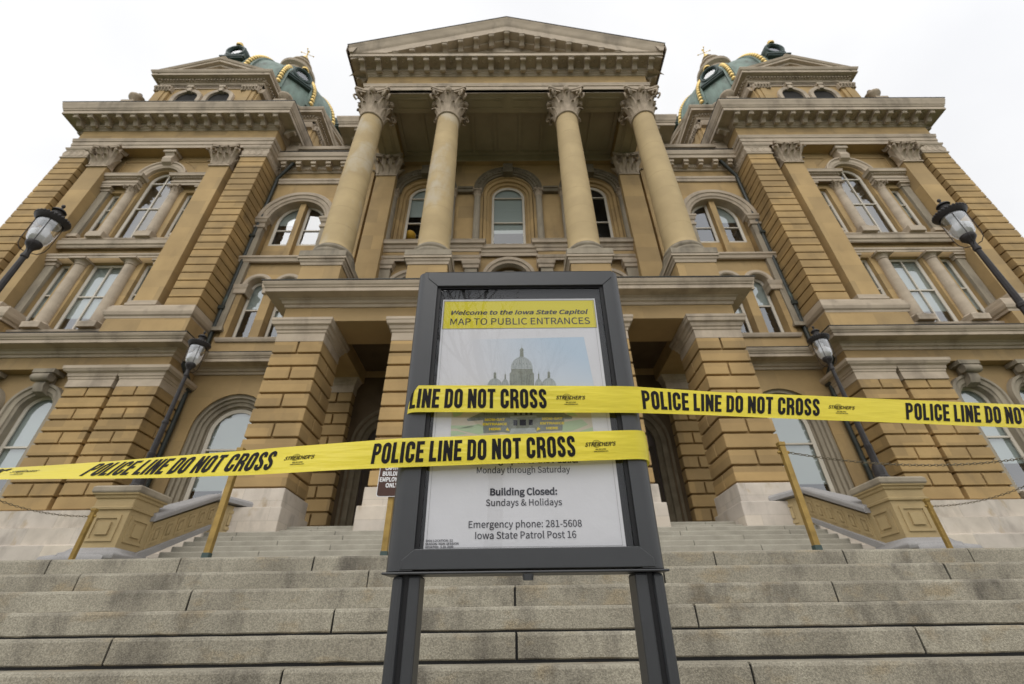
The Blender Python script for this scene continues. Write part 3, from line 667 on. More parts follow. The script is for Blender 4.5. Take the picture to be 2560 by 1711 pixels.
# entablature
pth = [(XO, 27), (XO, 15.7), (XI, 15.7), (XI, 27)]
lp(MB().sweep(pth, ARCH, caps=False), 'architrave', 'trim')
lp(MB().box(XO+.005, XI-.005, 15.705, 27, 24.02, 26.9), 'frieze', 'wall')
cn = MB().sweep(pth, CORN, caps=False)
for i in range(-7, 7): rosette(cn, XC+(i+.5)*.83, 15.15, 26.125)
c_ = lp(cn, 'cornice', 'trim')
part(MB().sweep(pth, [(.2, 27.03), (1.06, 26.975), (1.085, 26.98), (1.085, 27.02), (.2, 27.1)], caps=False), 'flashing', M['flash'], c_)
for i in range(-7, 8): inst(MOD, 'modillion', c_, (XC+i*.83, 15.52, 26.13))
for i in range(4): inst(MOD, 'modillion', c_, (XI+.18, 16.1+i*.83, 26.13), rz=pi/2)
for i in range(2): inst(MOD, 'modillion', c_, (XO-.18, 16.1+i*.83, 26.13), rz=-pi/2)
lp(MB().box(XO+.3, XI-.3, 16, 27, 26.9, 27.2), 'roof', 'flash')
# central bay: upper Palladian window
BAY1 = len(LEFT)
mb = MB()
mb.vsweep(arch_path(XC, None, 21.9, .95, 24), [(0, 16.2), (0, 15.86), (.1, 15.82), (.12, 15.8), (.3, 15.78), (.34, 15.72), (.42, 15.72), (.42, 16.02)])
for sx in (-1, 1):     # short entablatures carried by the columns
    a, b = sorted((XC+sx*.95, XC+sx*2.82))
    mb.sweep([(a, 16.04), (a, 15.74), (b, 15.74), (b, 16.04)], [(0, 21.12), (.02, 21.13), (.02, 21.3), (.06, 21.31), (.06, 21.45), (.0, 21.46), (.0, 21.6), (.06, 21.62), (.08, 21.7), (.2, 21.73), (.22, 21.85), (.25, 21.92), (0, 21.95)])
    nd = 14
    for i in range(nd): mb.box(a+.03+i*(b-a-.06)/nd, a+.03+(i+.55)*(b-a-.06)/nd, 15.62, 15.75, 21.62, 21.7)
k_ = MB().prism([(15.98, 22.9), (15.6, 23.05), (15.52, 23.3), (15.6, 23.6), (15.5, 23.8), (15.48, 24.0), (15.98, 24.0)], 'x', XC-.26, XC+.26); k_.box(XC-.36, XC+.36, 15.45, 15.98, 23.78, 23.99)
mb.add(k_.v, k_.f)
lp(mb, 'window_arch', 'trim')
def small_col(x, y, z0, z1, r, name, doric):
    h = z1-z0
    c = MB().lathe(x, y, [(r*1.02, z0+.2), (r, z0+.6), (r*.86, z1-(.3 if doric else .55))], 20)
    o = lp(c, name, 'trim', 60)
    b = MB().box(x-r*1.5, x+r*1.5, y-r*1.5, y+r*1.5, z0-.02, z0+.08); b.lathe(x, y, [(r*1.4, z0+.08), (r*1.45, z0+.12), (r*1.3, z0+.16), (r*1.15, z0+.18), (r*1.05, z0+.22)], 20)
    part(b, 'column_base', M['trim'], o, 50)
    k = MB()
    if doric:
        k.lathe(x, y, [(r*.86, z1-.34), (r*1.0, z1-.32), (r*1.0, z1-.28), (r*.9, z1-.26), (r*.9, z1-.2), (r*1.25, z1-.1)], 20); k.box(x-r*1.5, x+r*1.5, y-r*1.5, y+r*1.5, z1-.1, z1)
        part(k, 'column_capital', M['trim'], o, 50)
    else:
        inst(cap_round, 'column_capital', o, (x, y, z1-.6), scale=(r*.82/.56, r*.82/.56, .6/1.85))
for sx in (-1, 1):
    small_col(XC+sx*1.2, 15.98, 17.35, 21.14, .25, 'column', False)
    small_col(XC+sx*1.2, 15.98, 11.75, 15.68, .27, 'column', True)
    for z0, z1 in ((17.3, 21.13), (11.8, 15.67)):      # flat responds
        x = XC+sx*2.58; o = lp(MB().box(x-.2, x+.2, 15.88, 16.04, z0+.2, z1-.3), 'respond', 'grey')
        part(MB().box(x-.26, x+.26, 15.82, 16.04, z0, z0+.2), 'respond_base', M['trim'], o)
        part(MB().box(x-.25, x+.25, 15.84, 16.04, z1-.3, z1-.12).box(x-.31, x+.31, 15.74, 16.04, z1-.12, z1), 'respond_capital', M['trim'], o)
mb = MB()
for (z, cols) in ((17.02, 17.33), (11.5, 11.73)):
    for sx in (-1, 1):
        mb.box(XC+sx*1.2-.4, XC+sx*1.2+.4, 15.58, 16.04, z+.04, z+.33)
lp(mb, 'column_pedestal', 'trim', bevel=.02)
mb = MB()
def hbar(x0, x1, y, prof): mb.sweep([(x0, 16.04), (x0, y), (x1, y), (x1, 16.04)], prof)
hbar(XC-2.83, XC+2.83, 15.82, [(0, 16.45), (.04, 16.5), (.06, 16.6), (.12, 16.64), (.14, 16.78), (.16, 16.86), (0, 16.88)])
hbar(XC-2.83, XC+2.83, 15.84, [(0, 16.98), (.08, 17.0), (.1, 17.08), (.02, 17.1)])
hbar(XC-2.83, XC+2.83, 15.72, [(0, 15.67), (.02, 15.68), (.02, 15.8), (.06, 15.82), (.08, 15.92), (.0, 15.94)])
hbar(XC-2.83, XC+2.83, 15.84, [(0, 11.42), (.06, 11.43), (.08, 11.52), (.02, 11.54)])
lp(mb, 'string_course', 'trim')
mb = MB()
for sx in (-1, 1):      # moulded spandrel panels beside the arch
    pts = [(XC+sx*2.75, 22.1), (XC+sx*2.75, 23.55), (XC+sx*.75, 23.55), (XC+sx*1.15, 23.3), (XC+sx*1.5, 22.9), (XC+sx*1.68, 22.45), (XC+sx*1.75, 22.1), (XC+sx*2.75, 22.1)]
    mb.vsweep(pts if sx < 0 else pts[::-1], [(-.035, 16.03), (-.03, 15.98), (.03, 15.98), (.035, 16.03)])
lp(mb, 'spandrel_panel', 'wall')
BAY2 = len(LEFT)
# ground floor arches with consoles
mb = MB()
for o_ in (-1.16, 1.16):
    mb.vsweep(arch_path(XC+o_, 4.1, 7.7, .63, 22), [(0, 16.32), (0, 15.98), (.08, 15.95), (.1, 15.9), (.27, 15.88), (.3, 15.82), (.4, 15.82), (.42, 16.04)])
    x = XC+o_; k_ = MB().prism([(16.0, 8.25), (15.72, 8.32), (15.62, 8.55), (15.66, 8.75), (15.55, 8.88), (15.55, 9.1), (16.0, 9.1)], 'x', x-.2, x+.2); k_.box(x-.42, x+.42, 15.5, 16.0, 9.05, 9.22)
    k_.tube([(x-.34, 15.62, 8.88), (x+.34, 15.62, 8.88)], .17, 12); mb.add(k_.v, k_.f)
    mb.box(x-.75, x+.75, 15.78, 16.04, 3.95, 4.15)
lp(mb, 'window_arch', 'grey', 40)

for o in LEFT[BAY1:BAY2]: o.location.y = .33
# ================= attic storey and dome on the pavilion =================
YC = 21.6; H5 = 5.88; N3 = 3.35; K1, K2 = 4.6, 3.35
def ring_pts(): 
    q = [(N3, -H5), (N3, -K1), (K1, -N3), (H5, -N3)]; out = []
    for i in range(4):
        c_, s_ = cos(i*pi/2), sin(i*pi/2); out += [(XC+x*c_-y*s_, YC+x*s_+y*c_) for x, y in q]
    return out
RP = ring_pts()
AT = MB(); AT.sweep(RP, [(-.4, 27.0), (0, 27.0), (0, 31.05), (-.4, 31.05)], True)
AT.prism(RP, 'z', 31.03, 31.05); lp(AT, 'attic_wall', 'wall')
mb = MB().sweep(RP, [(0, 30.37), (.06, 30.38), (.07, 30.45), (.0, 30.47), (.0, 30.87), (.05, 30.90), (.08, 31.05), (.14, 31.07), (.18, 31.25), (.5, 31.29), (.5, 31.50), (.56, 31.55), (.62, 31.70), (.62, 31.75), (-.6, 31.81)], True)
n_ = len(RP)
for i in range(n_):      # dentils
    a, b = Vector(RP[i]), Vector(RP[(i+1) % n_]); d = (b-a); l = d.length; d.normalize(); nv = Vector((d.y, -d.x)); k = int(l/.2)
    for j in range(k):
        p = a+d*((j+.25)*l/k); q = p+d*.1; mb.add([(*(p+nv*o), z) for z in (31.09, 31.24) for o in (.1, .27)]+[(*(q+nv*o), z) for z in (31.09, 31.24) for o in (.1, .27)], [(0,1,3,2),(4,6,7,5),(0,4,5,1),(2,3,7,6),(1,5,7,3),(0,2,6,4)])
lp(mb, 'attic_cornice', 'trim')
mb = MB(); 
for i in range(4):
    e = MB(); yf = -H5; xe = N3+.12; A0 = 31.77; AP = 33.45
    for sg in (-1, 1):
        prof = [(0, -.0), (-.62, -.0), (-.62, .06), (-.5, .22), (-.5, .42), (-.45, .46), (-.4, .62), (.5, .64)]
        vs = []
        for x in (sg*xe, 0):
            zz = A0-.62+(AP-A0)*(1-abs(x)/xe)
            vs += [(x, yf+dy if dy < .1 else yf+dy, zz+h) for dy, h in [(0, 0), (-.3, 0), (-.3, .22), (-.5, .24), (-.5, .42), (-.56, .46), (-.62, .62), (.0, .66), (2.2, .66)]]
        k = 9; e.add(vs, [(j, j+1, k+j+1, k+j) for j in range(k-1)]+[tuple(range(k))])
    e.prism([(-xe+.3, 31.75), (xe-.3, 31.75), (0, AP-.3)], 'y', yf-.12, yf+.2)
    e.lathe(0, yf-.3, [(.001, AP), (.16, AP), (.2, AP+.1), (.08, AP+.2), (.2, AP+.35), (.12, AP+.5), (.001, AP+.62)], 10)
    for sg in (-1, 1): e.lathe(sg*xe, yf-.3, [(.001, A0), (.2, A0), (.22, A0+.1), (.1, A0+.2), (.16, A0+.35), (.001, A0+.5)], 8)
    e.xform(Matrix.Translation((XC, YC, 0)) @ Matrix.Rotation(i*pi/2, 4, 'Z')); mb.add(e.v, e.f)
lp(mb, 'attic_pediment', 'trim')
# attic arches, pilasters and consoles, front and inner side
for i in (0, 1):
    T = Matrix.Translation((XC, YC, 0)) @ Matrix.Rotation(i*pi/2, 4, 'Z')
    e = MB()
    for o_ in (-1.02, 1.02):
        e.vsweep(arch_path(o_, 27.1, 29.20, .68, 16), [(0, -H5+.1), (0, -H5-.14), (.1, -H5-.16), (.24, -H5-.16), (.28, -H5-.06), (.28, -H5+.02)])
        e.box(o_-.13, o_+.13, -H5-.26, -H5, 29.80, 30.35); e.box(o_-.2, o_+.2, -H5-.3, -H5, 30.17, 30.37)
    for sx in (-1, 1):
        for (a, b) in ((2.25, 3.32),):
            xx = sorted((sx*a, sx*b)); e.box(xx[0], xx[1], -H5-.22, -H5, 29.90, 30.38); e.box(xx[0]+.06, xx[1]-.06, -H5-.3, -H5, 30.20, 30.38)
            for j in range(5): e.tube([(xx[0]+.12+j*.2, -H5-.2, 29.95), (xx[0]+.12+j*.2, -H5-.34, 30.13), (xx[0]+.12+j*.2, -H5-.3, 30.25)], .07, 6)
    e.xform(T); lp(e, 'attic_arch', 'trim', 40)
    e = MB(); 
    for sx in (-1, 1):
        xx = sorted((sx*2.35, sx*3.22)); e.box(xx[0], xx[1], -H5-.14, -H5+.01, 27.0, 29.92); e.box(xx[0]+.25, xx[1]-.25, -H5-.2, -H5, 27.0, 29.91)
    e.xform(T); lp(e, 'attic_pilaster', 'wall')
    e = MB()
    for o_ in (-1.02, 1.02): e.add([(p[0], -H5-.01, p[1]) for p in archpoly(o_, .68, 27.1, 29.20)], [tuple(range(19))])
    e.xform(T); lp(e, 'attic_opening', 'inside')
# consoles in the notched corner
e = MB()
for i in (0, ):
    for (a, b) in ((0, 1), (1, 2), (2, 3)):
        p, q = Vector(RP[a]), Vector(RP[b]); e.sweep([tuple(p), tuple(q)], [(0, 29.9), (.2, 29.95), (.26, 30.15), (.3, 30.38), (0, 30.39)])
lp(e, 'attic_console_band', 'cap')
for (x, y) in ((XC-4.85, 16.15), (XC+4.85, 16.15)):
    u = MB().lathe(x, y, [(.001, 29.3), (.3, 29.3), (.3, 29.5), (.14, 29.6), (.2, 29.75), (.44, 29.95), (.46, 30.1), (.36, 30.22), (.2, 30.3), (.08, 30.36), (.08, 30.45), (.14, 30.52), (.1, 30.62), (.001, 30.68)], 16)
    u.box(x-.4, x+.4, y-.4, y+.4, 27.0, 29.3); lp(u, 'urn', 'cap', 50)
# dome
DP = [(5.7, 31.7), (5.82, 32.8), (5.8, 33.7), (5.68, 34.6), (5.45, 35.5), (5.16, 36.3), (4.78, 37.1), (4.34, 37.9), (3.85, 38.6), (3.25, 39.3), (2.6, 39.95), (2.0, 40.5), (1.55, 41.0), (1.25, 41.6), (1.2, 43.5)]
dome = lp(MB().lathe(XC, YC, DP, 48), 'dome', 'copper', 60)
for i in range(16):
    a = (i//2)*pi/4+(1 if i % 2 else -1)*radians(11.7); ca, sa = cos(a), sin(a); vs = []; rb = MB(); bb = MB()
    for r, z in DP[1:-2]:
        wv = .10+.045*r
        for s_, o_ in ((-1, -.05), (-.9, .09), (-.62, .09), (-.55, .05), (.55, .05), (.62, .09), (.9, .09), (1, -.05)): vs.append((XC+(r+o_)*ca-sa*wv*s_, YC+(r+o_)*sa+ca*wv*s_, z+o_*.5))
    k = len(DP)-3; rb.add(vs, [(8*j+q, 8*j+q+1, 8*j+9+q, 8*j+8+q) for j in range(k-1) for q in range(7)])
    part(rb, 'rib', M['copper'], dome)
    acc = 0; nxt = .1
    for j in range(1, len(DP)-3):
        (r0, z0), (r1, z1) = DP[j], DP[j+1]; l = hypot(r1-r0, z1-z0)
        while nxt < acc+l:
            t = (nxt-acc)/l; r = r0+(r1-r0)*t; z = z0+(z1-z0)*t; rr = .09+.014*r
            if z > 33: bb.ball((XC+(r+.09)*ca, YC+(r+.09)*sa, z+.05), rr, 8)
            nxt += 2.75*rr
        acc += l
    part(bb, 'gilded_bead_row', M['gold'], dome, 60)
for i in range(8):
    a = i*pi/4; T = Matrix.Translation((XC, YC, 0)) @ Matrix.Rotation(a, 4, 'Z')
    e = MB()      # round dormer facing outward
    cz, yr = 35.7, -5.85
    ring = MB().lathe(0, 0, [(.44, -.1), (.44, .0), (.47, .04), (.52, 0), (.57, .08), (.66, .08), (.72, .0), (.74, -.3), (.72, -1.4)], 30)
    ring.xform(Matrix.Translation((0, yr, cz)) @ Matrix.Rotation(pi/2, 4, 'X')); e.add(ring.v, ring.f)
    e.box(-.86, .86, yr-.12, yr+.6, cz-.92, cz-.82); e.box(-.8, .8, yr-.06, yr+.6, cz-1.06, cz-.96); e.box(-.7, .7, yr+.02, yr+.7, cz-.96, cz-.3)
    e.xform(T); d_ = part(e, 'dormer', M['copperd'], dome, 40)
    e = MB().add([(.45*cos(q*pi/12), yr+.07, cz+.45*sin(q*pi/12)) for q in range(24)], [tuple(range(24))]); e.xform(T); part(e, 'dormer_pane', M['glass'], dome)
    e = MB().add([(.5*cos(q*pi/12), yr+.25, cz+.5*sin(q*pi/12)) for q in range(24)], [tuple(range(24))]); e.xform(T); part(e, 'dormer_inside', M['inside'], dome)
    e = MB().lathe(0, 0, [(.001, 0), (.24, 0), (.27, .1), (.15, .2), (.09, .3), (.13, .38), (.001, .48)], 10); e.xform(T @ Matrix.Translation((0, yr+.05, cz+.76))); part(e, 'dormer_crest', M['gold'], dome, 50)
lt = MB().lathe(XC, YC, [(1.2, 41.4), (1.2, 43.75), (1.5, 43.95), (1.56, 44.2), (1.47, 44.35), (1.0, 44.5), (.85, 44.6), (.8, 45.5), (.95, 45.6), (.95, 45.75), (.6, 45.95), (.45, 46.1), (.4, 46.6), (.55, 46.7), (.5, 46.8), (.001, 46.85)], 32)
for i in range(8): lt.ball((XC+1.25*cos(i*pi/4), YC+1.25*sin(i*pi/4), 43.85), .11, 8)
part(lt, 'lantern', M['trim'], dome, 40)
fn = MB().ball((XC, YC, 47.15), .34, 16); fn.lathe(XC, YC, [(.4, 46.7), (.3, 46.85), (.18, 46.95)], 12)
fn.tube([(XC, YC, 47.4), (XC, YC, 48.9)], .04, 6); fn.ball((XC, YC, 48.75), .1, 8); fn.ball((XC, YC, 47.75), .12, 8)
for a in range(4): d_ = Vector((cos(a*pi/2+.4), sin(a*pi/2+.4), 0)); fn.tube([Vector((XC, YC, 48.2)), Vector((XC, YC, 48.2))+d_*.55], .025, 5); fn.ball(Vector((XC, YC, 48.2))+d_*.55, .07, 6)
part(fn, 'gilded_finial', M['gold'], dome, 60)

# ================= recessed bay beside the portico =================
RX0, RX1 = XI-.05, -9.3; ry = 17.15; AX = -11.6
holes = [archpoly(AX, 1.58, 16.75, 19.5), archpoly(AX-.74, .53, 11.62, 14.75), archpoly(AX+.74, .53, 11.62, 14.75), archpoly(-11.35, 1.52, 3.88, 7.35)]
lp(MB().wall(rect(RX0, RX1, 3, 24.7), holes, ry, .55), 'recessed_wall', 'wall')
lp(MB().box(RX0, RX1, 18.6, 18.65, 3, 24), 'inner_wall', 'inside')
mb = MB().vsweep(arch_path(AX, None, 19.45, 1.52, 26), [(0, 17.7), (0, 17.06), (.12, 17.02), (.14, 16.98), (.34, 16.95), (.36, 16.9), (.54, 16.88), (.6, 16.93), (.6, 17.17)])
for sx in (-1, 1):
    x = AX+sx*1.83; a, b = sorted((AX+sx*1.5, AX+sx*2.0))
    mb.sweep([(a, 17.6), (a, 16.95), (b, 16.95), (b, 17.17)], [(0, 18.7), (.04, 18.72), (.05, 18.85), (.0, 18.87), (.0, 19.05), (.06, 19.1), (.1, 19.25), (.14, 19.3), (.14, 19.42), (0, 19.45)])
lp(mb, 'window_arch', 'trim')
mb = MB()
for sx in (-1, 1):
    x = AX+sx*1.77; mb.box(x-.24, x+.24, 16.97, 17.2, 12.2, 18.72)
    mb.sweep([(x-.24, 17.17), (x-.24, 16.97), (x+.24, 16.97), (x+.24, 17.17)], [(0, 11.95), (.12, 11.95), (.12, 12.06), (.07, 12.1), (.07, 12.18), (0, 12.24)])
lp(mb, 'strip_pilaster', 'grey')
lp(MB().box(AX-.16, AX+.16, 17.25, 17.7, 16.6, 20.95).box(AX-1.5, AX+1.5, 17.5, 17.7, 16.55, 17.88).box(AX-1.3, AX-.25, 17.46, 17.55, 17.1, 17.65).box(AX+.25, AX+1.3, 17.46, 17.55, 17.1, 17.65)
   .box(AX-1.75, AX+1.75, 17.05, 17.2, 10.45, 11.5).box(AX-.22, AX+.22, 17.02, 17.5, 11.6, 14.6).box(AX-1.52, AX-1.25, 17.02, 17.5, 11.6, 14.2).box(AX+1.25, AX+1.52, 17.02, 17.5, 11.6, 14.2), 'mullion', 'wall', bevel=.012)
def half_light(sx):
    pts = []; cx, cz, r = AX, 19.72, 1.3; inner = .2
    a0 = math.degrees(math.acos(inner/r)); ar = arcpts(cx, cz, r, a0, 0, 12)
    p = [(cx+inner, 17.95)]+ar+[(cx+r, 17.95)]
    return p if sx > 0 else [(2*cx-q[0], q[1]) for q in p[::-1]]
for sx in (-1, 1): window(AX, 0, 17.95, 20.7, 17.62, rails=(19.1,), poly=half_light(sx), blind=.35 if sx < 0 else .0, tw=.1)
mb = MB().wall([(AX-1.55, 17.3), (AX-1.55, 19.6)]+arcpts(AX, 19.6, 1.55, 180, 0, 20)[1:-1]+[(AX+1.55, 19.6), (AX+1.55, 17.3)], [half_light(-1), half_light(1)], 17.55, .1); lp(mb, 'window_surround', 'wall')
for sx in (-1, 1):
    x = AX+sx*.74; window(x, .45, 11.65, 14.75, 17.5, True, rails=(13.5,), blind=.55 if sx < 0 else .7)
mb = MB()
for sx in (-1, 1):
    x = AX+sx*.74; mb.vsweep(arch_path(x, None, 14.75, .5, 16), [(0, 17.5), (0, 17.05), (.06, 17.0), (.2, 17.0), (.23, 17.05), (.23, 17.17)])
for x in (AX-1.38, AX, AX+1.38): mb.sweep([(x-.24, 17.4), (x-.24, 16.98), (x+.24, 16.98), (x+.24, 17.4)], [(0, 14.15), (.05, 14.18), (.06, 14.4), (.1, 14.5), (.12, 14.68), (0, 14.72)])
mb.sweep([(AX-2.0, 17.17), (AX-2.0, 17.0), (RX1, 17.0)], [(0, 16.2), (.06, 16.24), (.1, 16.4), (.16, 16.45), (.16, 16.55), (0, 16.58)])
mb.sweep([(AX-1.52, 17.17), (AX-1.52, 17.02), (RX1, 17.02)], [(0, 11.38), (.05, 11.4), (.1, 11.5), (.12, 11.58), (0, 11.6)])
lp(mb, 'string_course', 'trim')
# deep ground floor arch
gx = -11.35
mb = MB().vsweep(arch_path(gx, 3.9, 7.35, 1.0, 26), [(0, 17.75), (0, 17.68), (.07, 17.6), (.1, 17.6), (.12, 17.5), (.24, 17.46), (.26, 17.38), (.36, 17.36), (.38, 17.26), (.46, 17.26), (.5, 17.2), (.5, 17.72)])
lp(mb, 'window_arch', 'grey')
window(gx, .98, 3.9, 7.35, 17.68, True, rails=(6.6,), blind=.78, tw=.11)
# main cornice of the recess, balustrade
mb = MB().sweep([(RX0, 17.13), (RX1, 17.13)], [(0, 22.5), (.06, 22.52), (.08, 22.7), (.12, 22.74), (.12, 22.9), (0, 22.94)], caps=False)
mb.sweep([(RX0, 17.13), (RX1, 17.13)], [(0, 23.5), (.06, 23.52), (.08, 23.62), (.12, 23.64), (.12, 23.74), (.16, 23.78), (.16, 23.98), (.6, 24.0), (.6, 24.25), (.66, 24.3), (.7, 24.55), (.7, 24.62), (0, 24.66)], caps=False)
n = 34
for i in range(n): mb.box(RX0+.05+i*.125, RX0+.11+i*.125, 16.93, 17.1, 23.64, 23.73)
for i in range(5): mb.box(RX0+.3+i*.88, RX0+.6+i*.88, 16.6, 17.0, 23.76, 23.98); mb.box(RX0+.32+i*.88, RX0+.58+i*.88, 16.7, 17.0, 23.6, 23.8)
c_ = lp(mb, 'cornice', 'trim')
part(MB().box(RX0, RX1, 16.4, 17.2, 24.665, 24.7), 'flashing', M['flash'], c_)
bl = MB().box(-12.9, RX1, 16.85, 17.25, 25.55, 25.85).box(-12.9, RX1, 16.85, 17.25, 24.7, 24.95).box(-13.6, -12.9, 16.8, 17.3, 24.7, 25.85)
for i in range(13): bl.lathe(-12.75+i*.28, 17.05, [(.06, 24.95), (.1, 25.0), (.12, 25.15), (.06, 25.35), (.05, 25.42), (.1, 25.5), (.1, 25.55)], 10)
lp(bl, 'balustrade', 'trim', 50)
# downpipe in the corner
px = XI+.16
lp(MB().tube([(-12.75, 16.75, 24.0), (-12.95, 16.8, 23.6), (px, 16.98, 22.9), (px, 17.0, 22.4), (px, 17.0, 10.7), (px+.02, 16.2, 10.35), (px+.02, 16.2, 9.8), (px+.02, 16.95, 9.2), (px+.02, 16.98, 8.6), (px+.02, 16.98, 2.0)], .1, 10)
   .box(px-.13, px+.13, 16.86, 17.14, 13.2, 13.4).box(px-.13, px+.13, 16.86, 17.14, 18, 18.15).box(px-.14, px+.14, 16.8, 17.1, 8.9, 9.25), 'downpipe', 'pipe', 50)

# mirror everything so far
for o in list(LEFT): mirror(o, B)

# ================= central block and portico =================
cp(MB().box(-9.35, -7.72, 16.62, 27, 3, 26.9).box(7.72, 9.35, 16.62, 27, 3, 26.9), 'central_wall', 'wall')
mb = MB().sweep([(-9.35, 27), (-9.35, 16.62), (-7.55, 16.62)], CORN, caps=False); mb.sweep([(7.55, 16.62), (9.35, 16.62), (9.35, 27)], CORN, caps=False)
c_ = cp(mb, 'cornice', 'trim')
for sx in (-1, 1):
    for i in range(2): inst(MOD, 'modillion', c_, (sx*(9.1-i*.83), 16.44, 26.13))
    for i in range(3): inst(MOD, 'modillion', c_, (sx*9.53, 17.1+i*.83, 26.13), rz=sx*pi/2)
holes = [archpoly(0, 1.41, 16.98, 21.45)]+[archpoly(x, 1.41, 16.98, 21.35) for x in (-4.75, 4.75)]+[archpoly(0, 1.04, 11.48, 14.95, 20)]+[archpoly(x, 1.01, 11.48, 14.2) for x in (-4.75, 4.75)]+[archpoly(x, 1.35, 2.5, 6.6) for x in (-4.75, 4.75)]+[archpoly(0, 1.45, 2.5, 6.9)]
cp(MB().wall(rect(-7.8, 7.8, 9.5, 24.9), [h for h in holes if h[0][1] > 9], 17.0, .5), 'portico_wall', 'wall')
cp(MB().wall(rect(-7.8, 7.8, 2.6, 9.49), [h for h in holes if h[0][1] < 9], 17.0, .5), 'porch_back_wall', 'porch_shade')  # lower wall split off in the darkened colour, standing in for porch shade
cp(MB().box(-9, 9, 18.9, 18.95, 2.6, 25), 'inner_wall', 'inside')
for x, bl in ((0, .78), (-4.75, .55), (4.75, 0)):
    window(x, .9, 17.2, 21.42, 17.42, True, rails=(21.45, 19.4), blind=bl, left=False, tw=.1)
    hw = 1.38 if x == 0 else 1.3; sp = 21.45 if x == 0 else 21.35
    if x == 0: mb = MB()
    else: mb = MB()
    ex = .0
    # stepped sandstone reveals
    mb.vsweep(arch_path(x, 17.0, sp, .92, 24), [(0, 17.5), (0, 17.4), (.12, 17.36), (.14, 17.28), (.28, 17.24), (.3, 17.12), (.44, 17.08), (.46, 16.99), (.48, 17.5)])
    cp(mb, 'window_surround', 'wall')
    mb = MB().vsweep(arch_path(x, None, sp+.1, 1.42 if x == 0 else 1.34, 24), [(0, 17.02), (0, 16.9), (.1, 16.86), (.12, 16.78), (.42, 16.76), (.46, 16.7), (.52, 16.7), (.56, 17.01)])
    for i in range(26):     # carved roundels along the arch
        a = pi*(i+.5)/26; r_ = (1.42 if x == 0 else 1.34)+.27; mb.ball((x+r_*cos(a), 16.77, sp+.1+r_*sin(a)), .075, 6)
    mb.box(x-.28, x+.28, 16.6, 17, sp+1.45, sp+2.2)
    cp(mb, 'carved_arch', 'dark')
    for sx in (-1, 1):
        c2 = x+sx*((1.42 if x == 0 else 1.34)+.3)
        c = MB().lathe(c2, 16.86, [(.19, 17.5), (.17, 20.95)], 16); o = cp(c, 'colonnette', 'grey', 60)
        part(MB().lathe(c2, 16.86, [(.26, 17.3), (.27, 17.36), (.22, 17.42), (.19, 17.52)], 16), 'column_base', M['grey'], o, 50)
        inst(cap_round, 'column_capital', o, (c2, 16.86, 20.92), scale=(.3, .3, .28))
    mb = MB(); 
    if x == 0:
        for sx in (-1, 1):
            a, b = sorted((sx*1.98, sx*2.85)); mb.box(a, b, 16.8, 17.01, 21.36, 21.62); mb.box(a, b, 16.74, 17.01, 21.62, 21.76)
        cp(mb, 'impost_band', 'dark')
mb = MB()
SILL = [(0, 16.6), (.03, 16.62), (.05, 16.78), (.1, 16.82), (.14, 16.98), (.24, 17.02), (.26, 17.16), (.3, 17.24), (0, 17.28)]
mb.sweep([(-6.45, 17), (-6.45, 16.75), (-1.45, 16.75), (-1.45, 17.02)], SILL); mb.sweep([(1.45, 17.02), (1.45, 16.75), (6.45, 16.75), (6.45, 17)], SILL)
mb.sweep([(-1.5, 16.88), (1.5, 16.88)], [(d*.8, z-.2) for d, z in SILL])
for a, b in ((-6.5, -1.5), (1.5, 6.5)):
    mb.sweep([(a, 17), (a, 16.72), (b, 16.72), (b, 17)], [(0, 15.96), (.02, 15.98), (.02, 16.1), (.06, 16.12), (.1, 16.26), (0, 16.3)])
    for x in (a+.35, b-.38): 
        mb.sweep([(x-.34, 17), (x-.34, 16.72), (x+.34, 16.72), (x+.34, 17)], [(0, 15.45), (.04, 15.48), (.05, 15.65), (.1, 15.7), (.13, 15.9), (0, 15.94)])
mb.vsweep(arch_path(0, None, 14.95, 1.0, 24), [(0, 17.2), (0, 16.9), (.14, 16.86), (.16, 16.8), (.32, 16.78), (.36, 17.01)])
for x in (-4.75, 4.75): mb.vsweep(arch_path(x, None, 14.2, .97, 24), [(0, 17.2), (0, 16.9), (.14, 16.86), (.16, 16.8), (.32, 16.78), (.36, 17.01)])
cp(mb, 'string_course', 'trim')
cp(MB().box(-6.5, -1.5, 16.76, 17.0, 16.29, 16.61).box(1.5, 6.5, 16.76, 17, 16.29, 16.61), 'apron_wall', 'wall')
mb = MB()
for x in (-6.15, -1.88, 1.88, 6.12): mb.box(x-.3, x+.3, 16.74, 17, 10.6, 15.46)
cp(mb, 'strip_pilaster', 'grey')
for x in (0, -4.75, 4.75): window(x, .9, 11.5, 14.9 if x == 0 else 14.2, 17.4, True, blind=.5, left=False)
for sx in (-1, 1):      # big pilasters at the back of the portico
    x = sx*6.93; o = cp(MB().box(x-.56, x+.56, 16.4, 17.0, 12.8, 22.3), 'pilaster', 'wall', bevel=.01)
    inst(cap_pil, 'pilaster_capital', o, (x, 16.7, 22.25), scale=(1.02, 1, 1.02))
    part(MB().sweep([(x-.56, 17), (x-.56, 16.4), (x+.56, 16.4), (x+.56, 17)], [(0, 12.4), (.14, 12.4), (.14, 12.56), (.06, 12.66), (0, 12.8)]), 'pilaster_base', M['trim'], o)
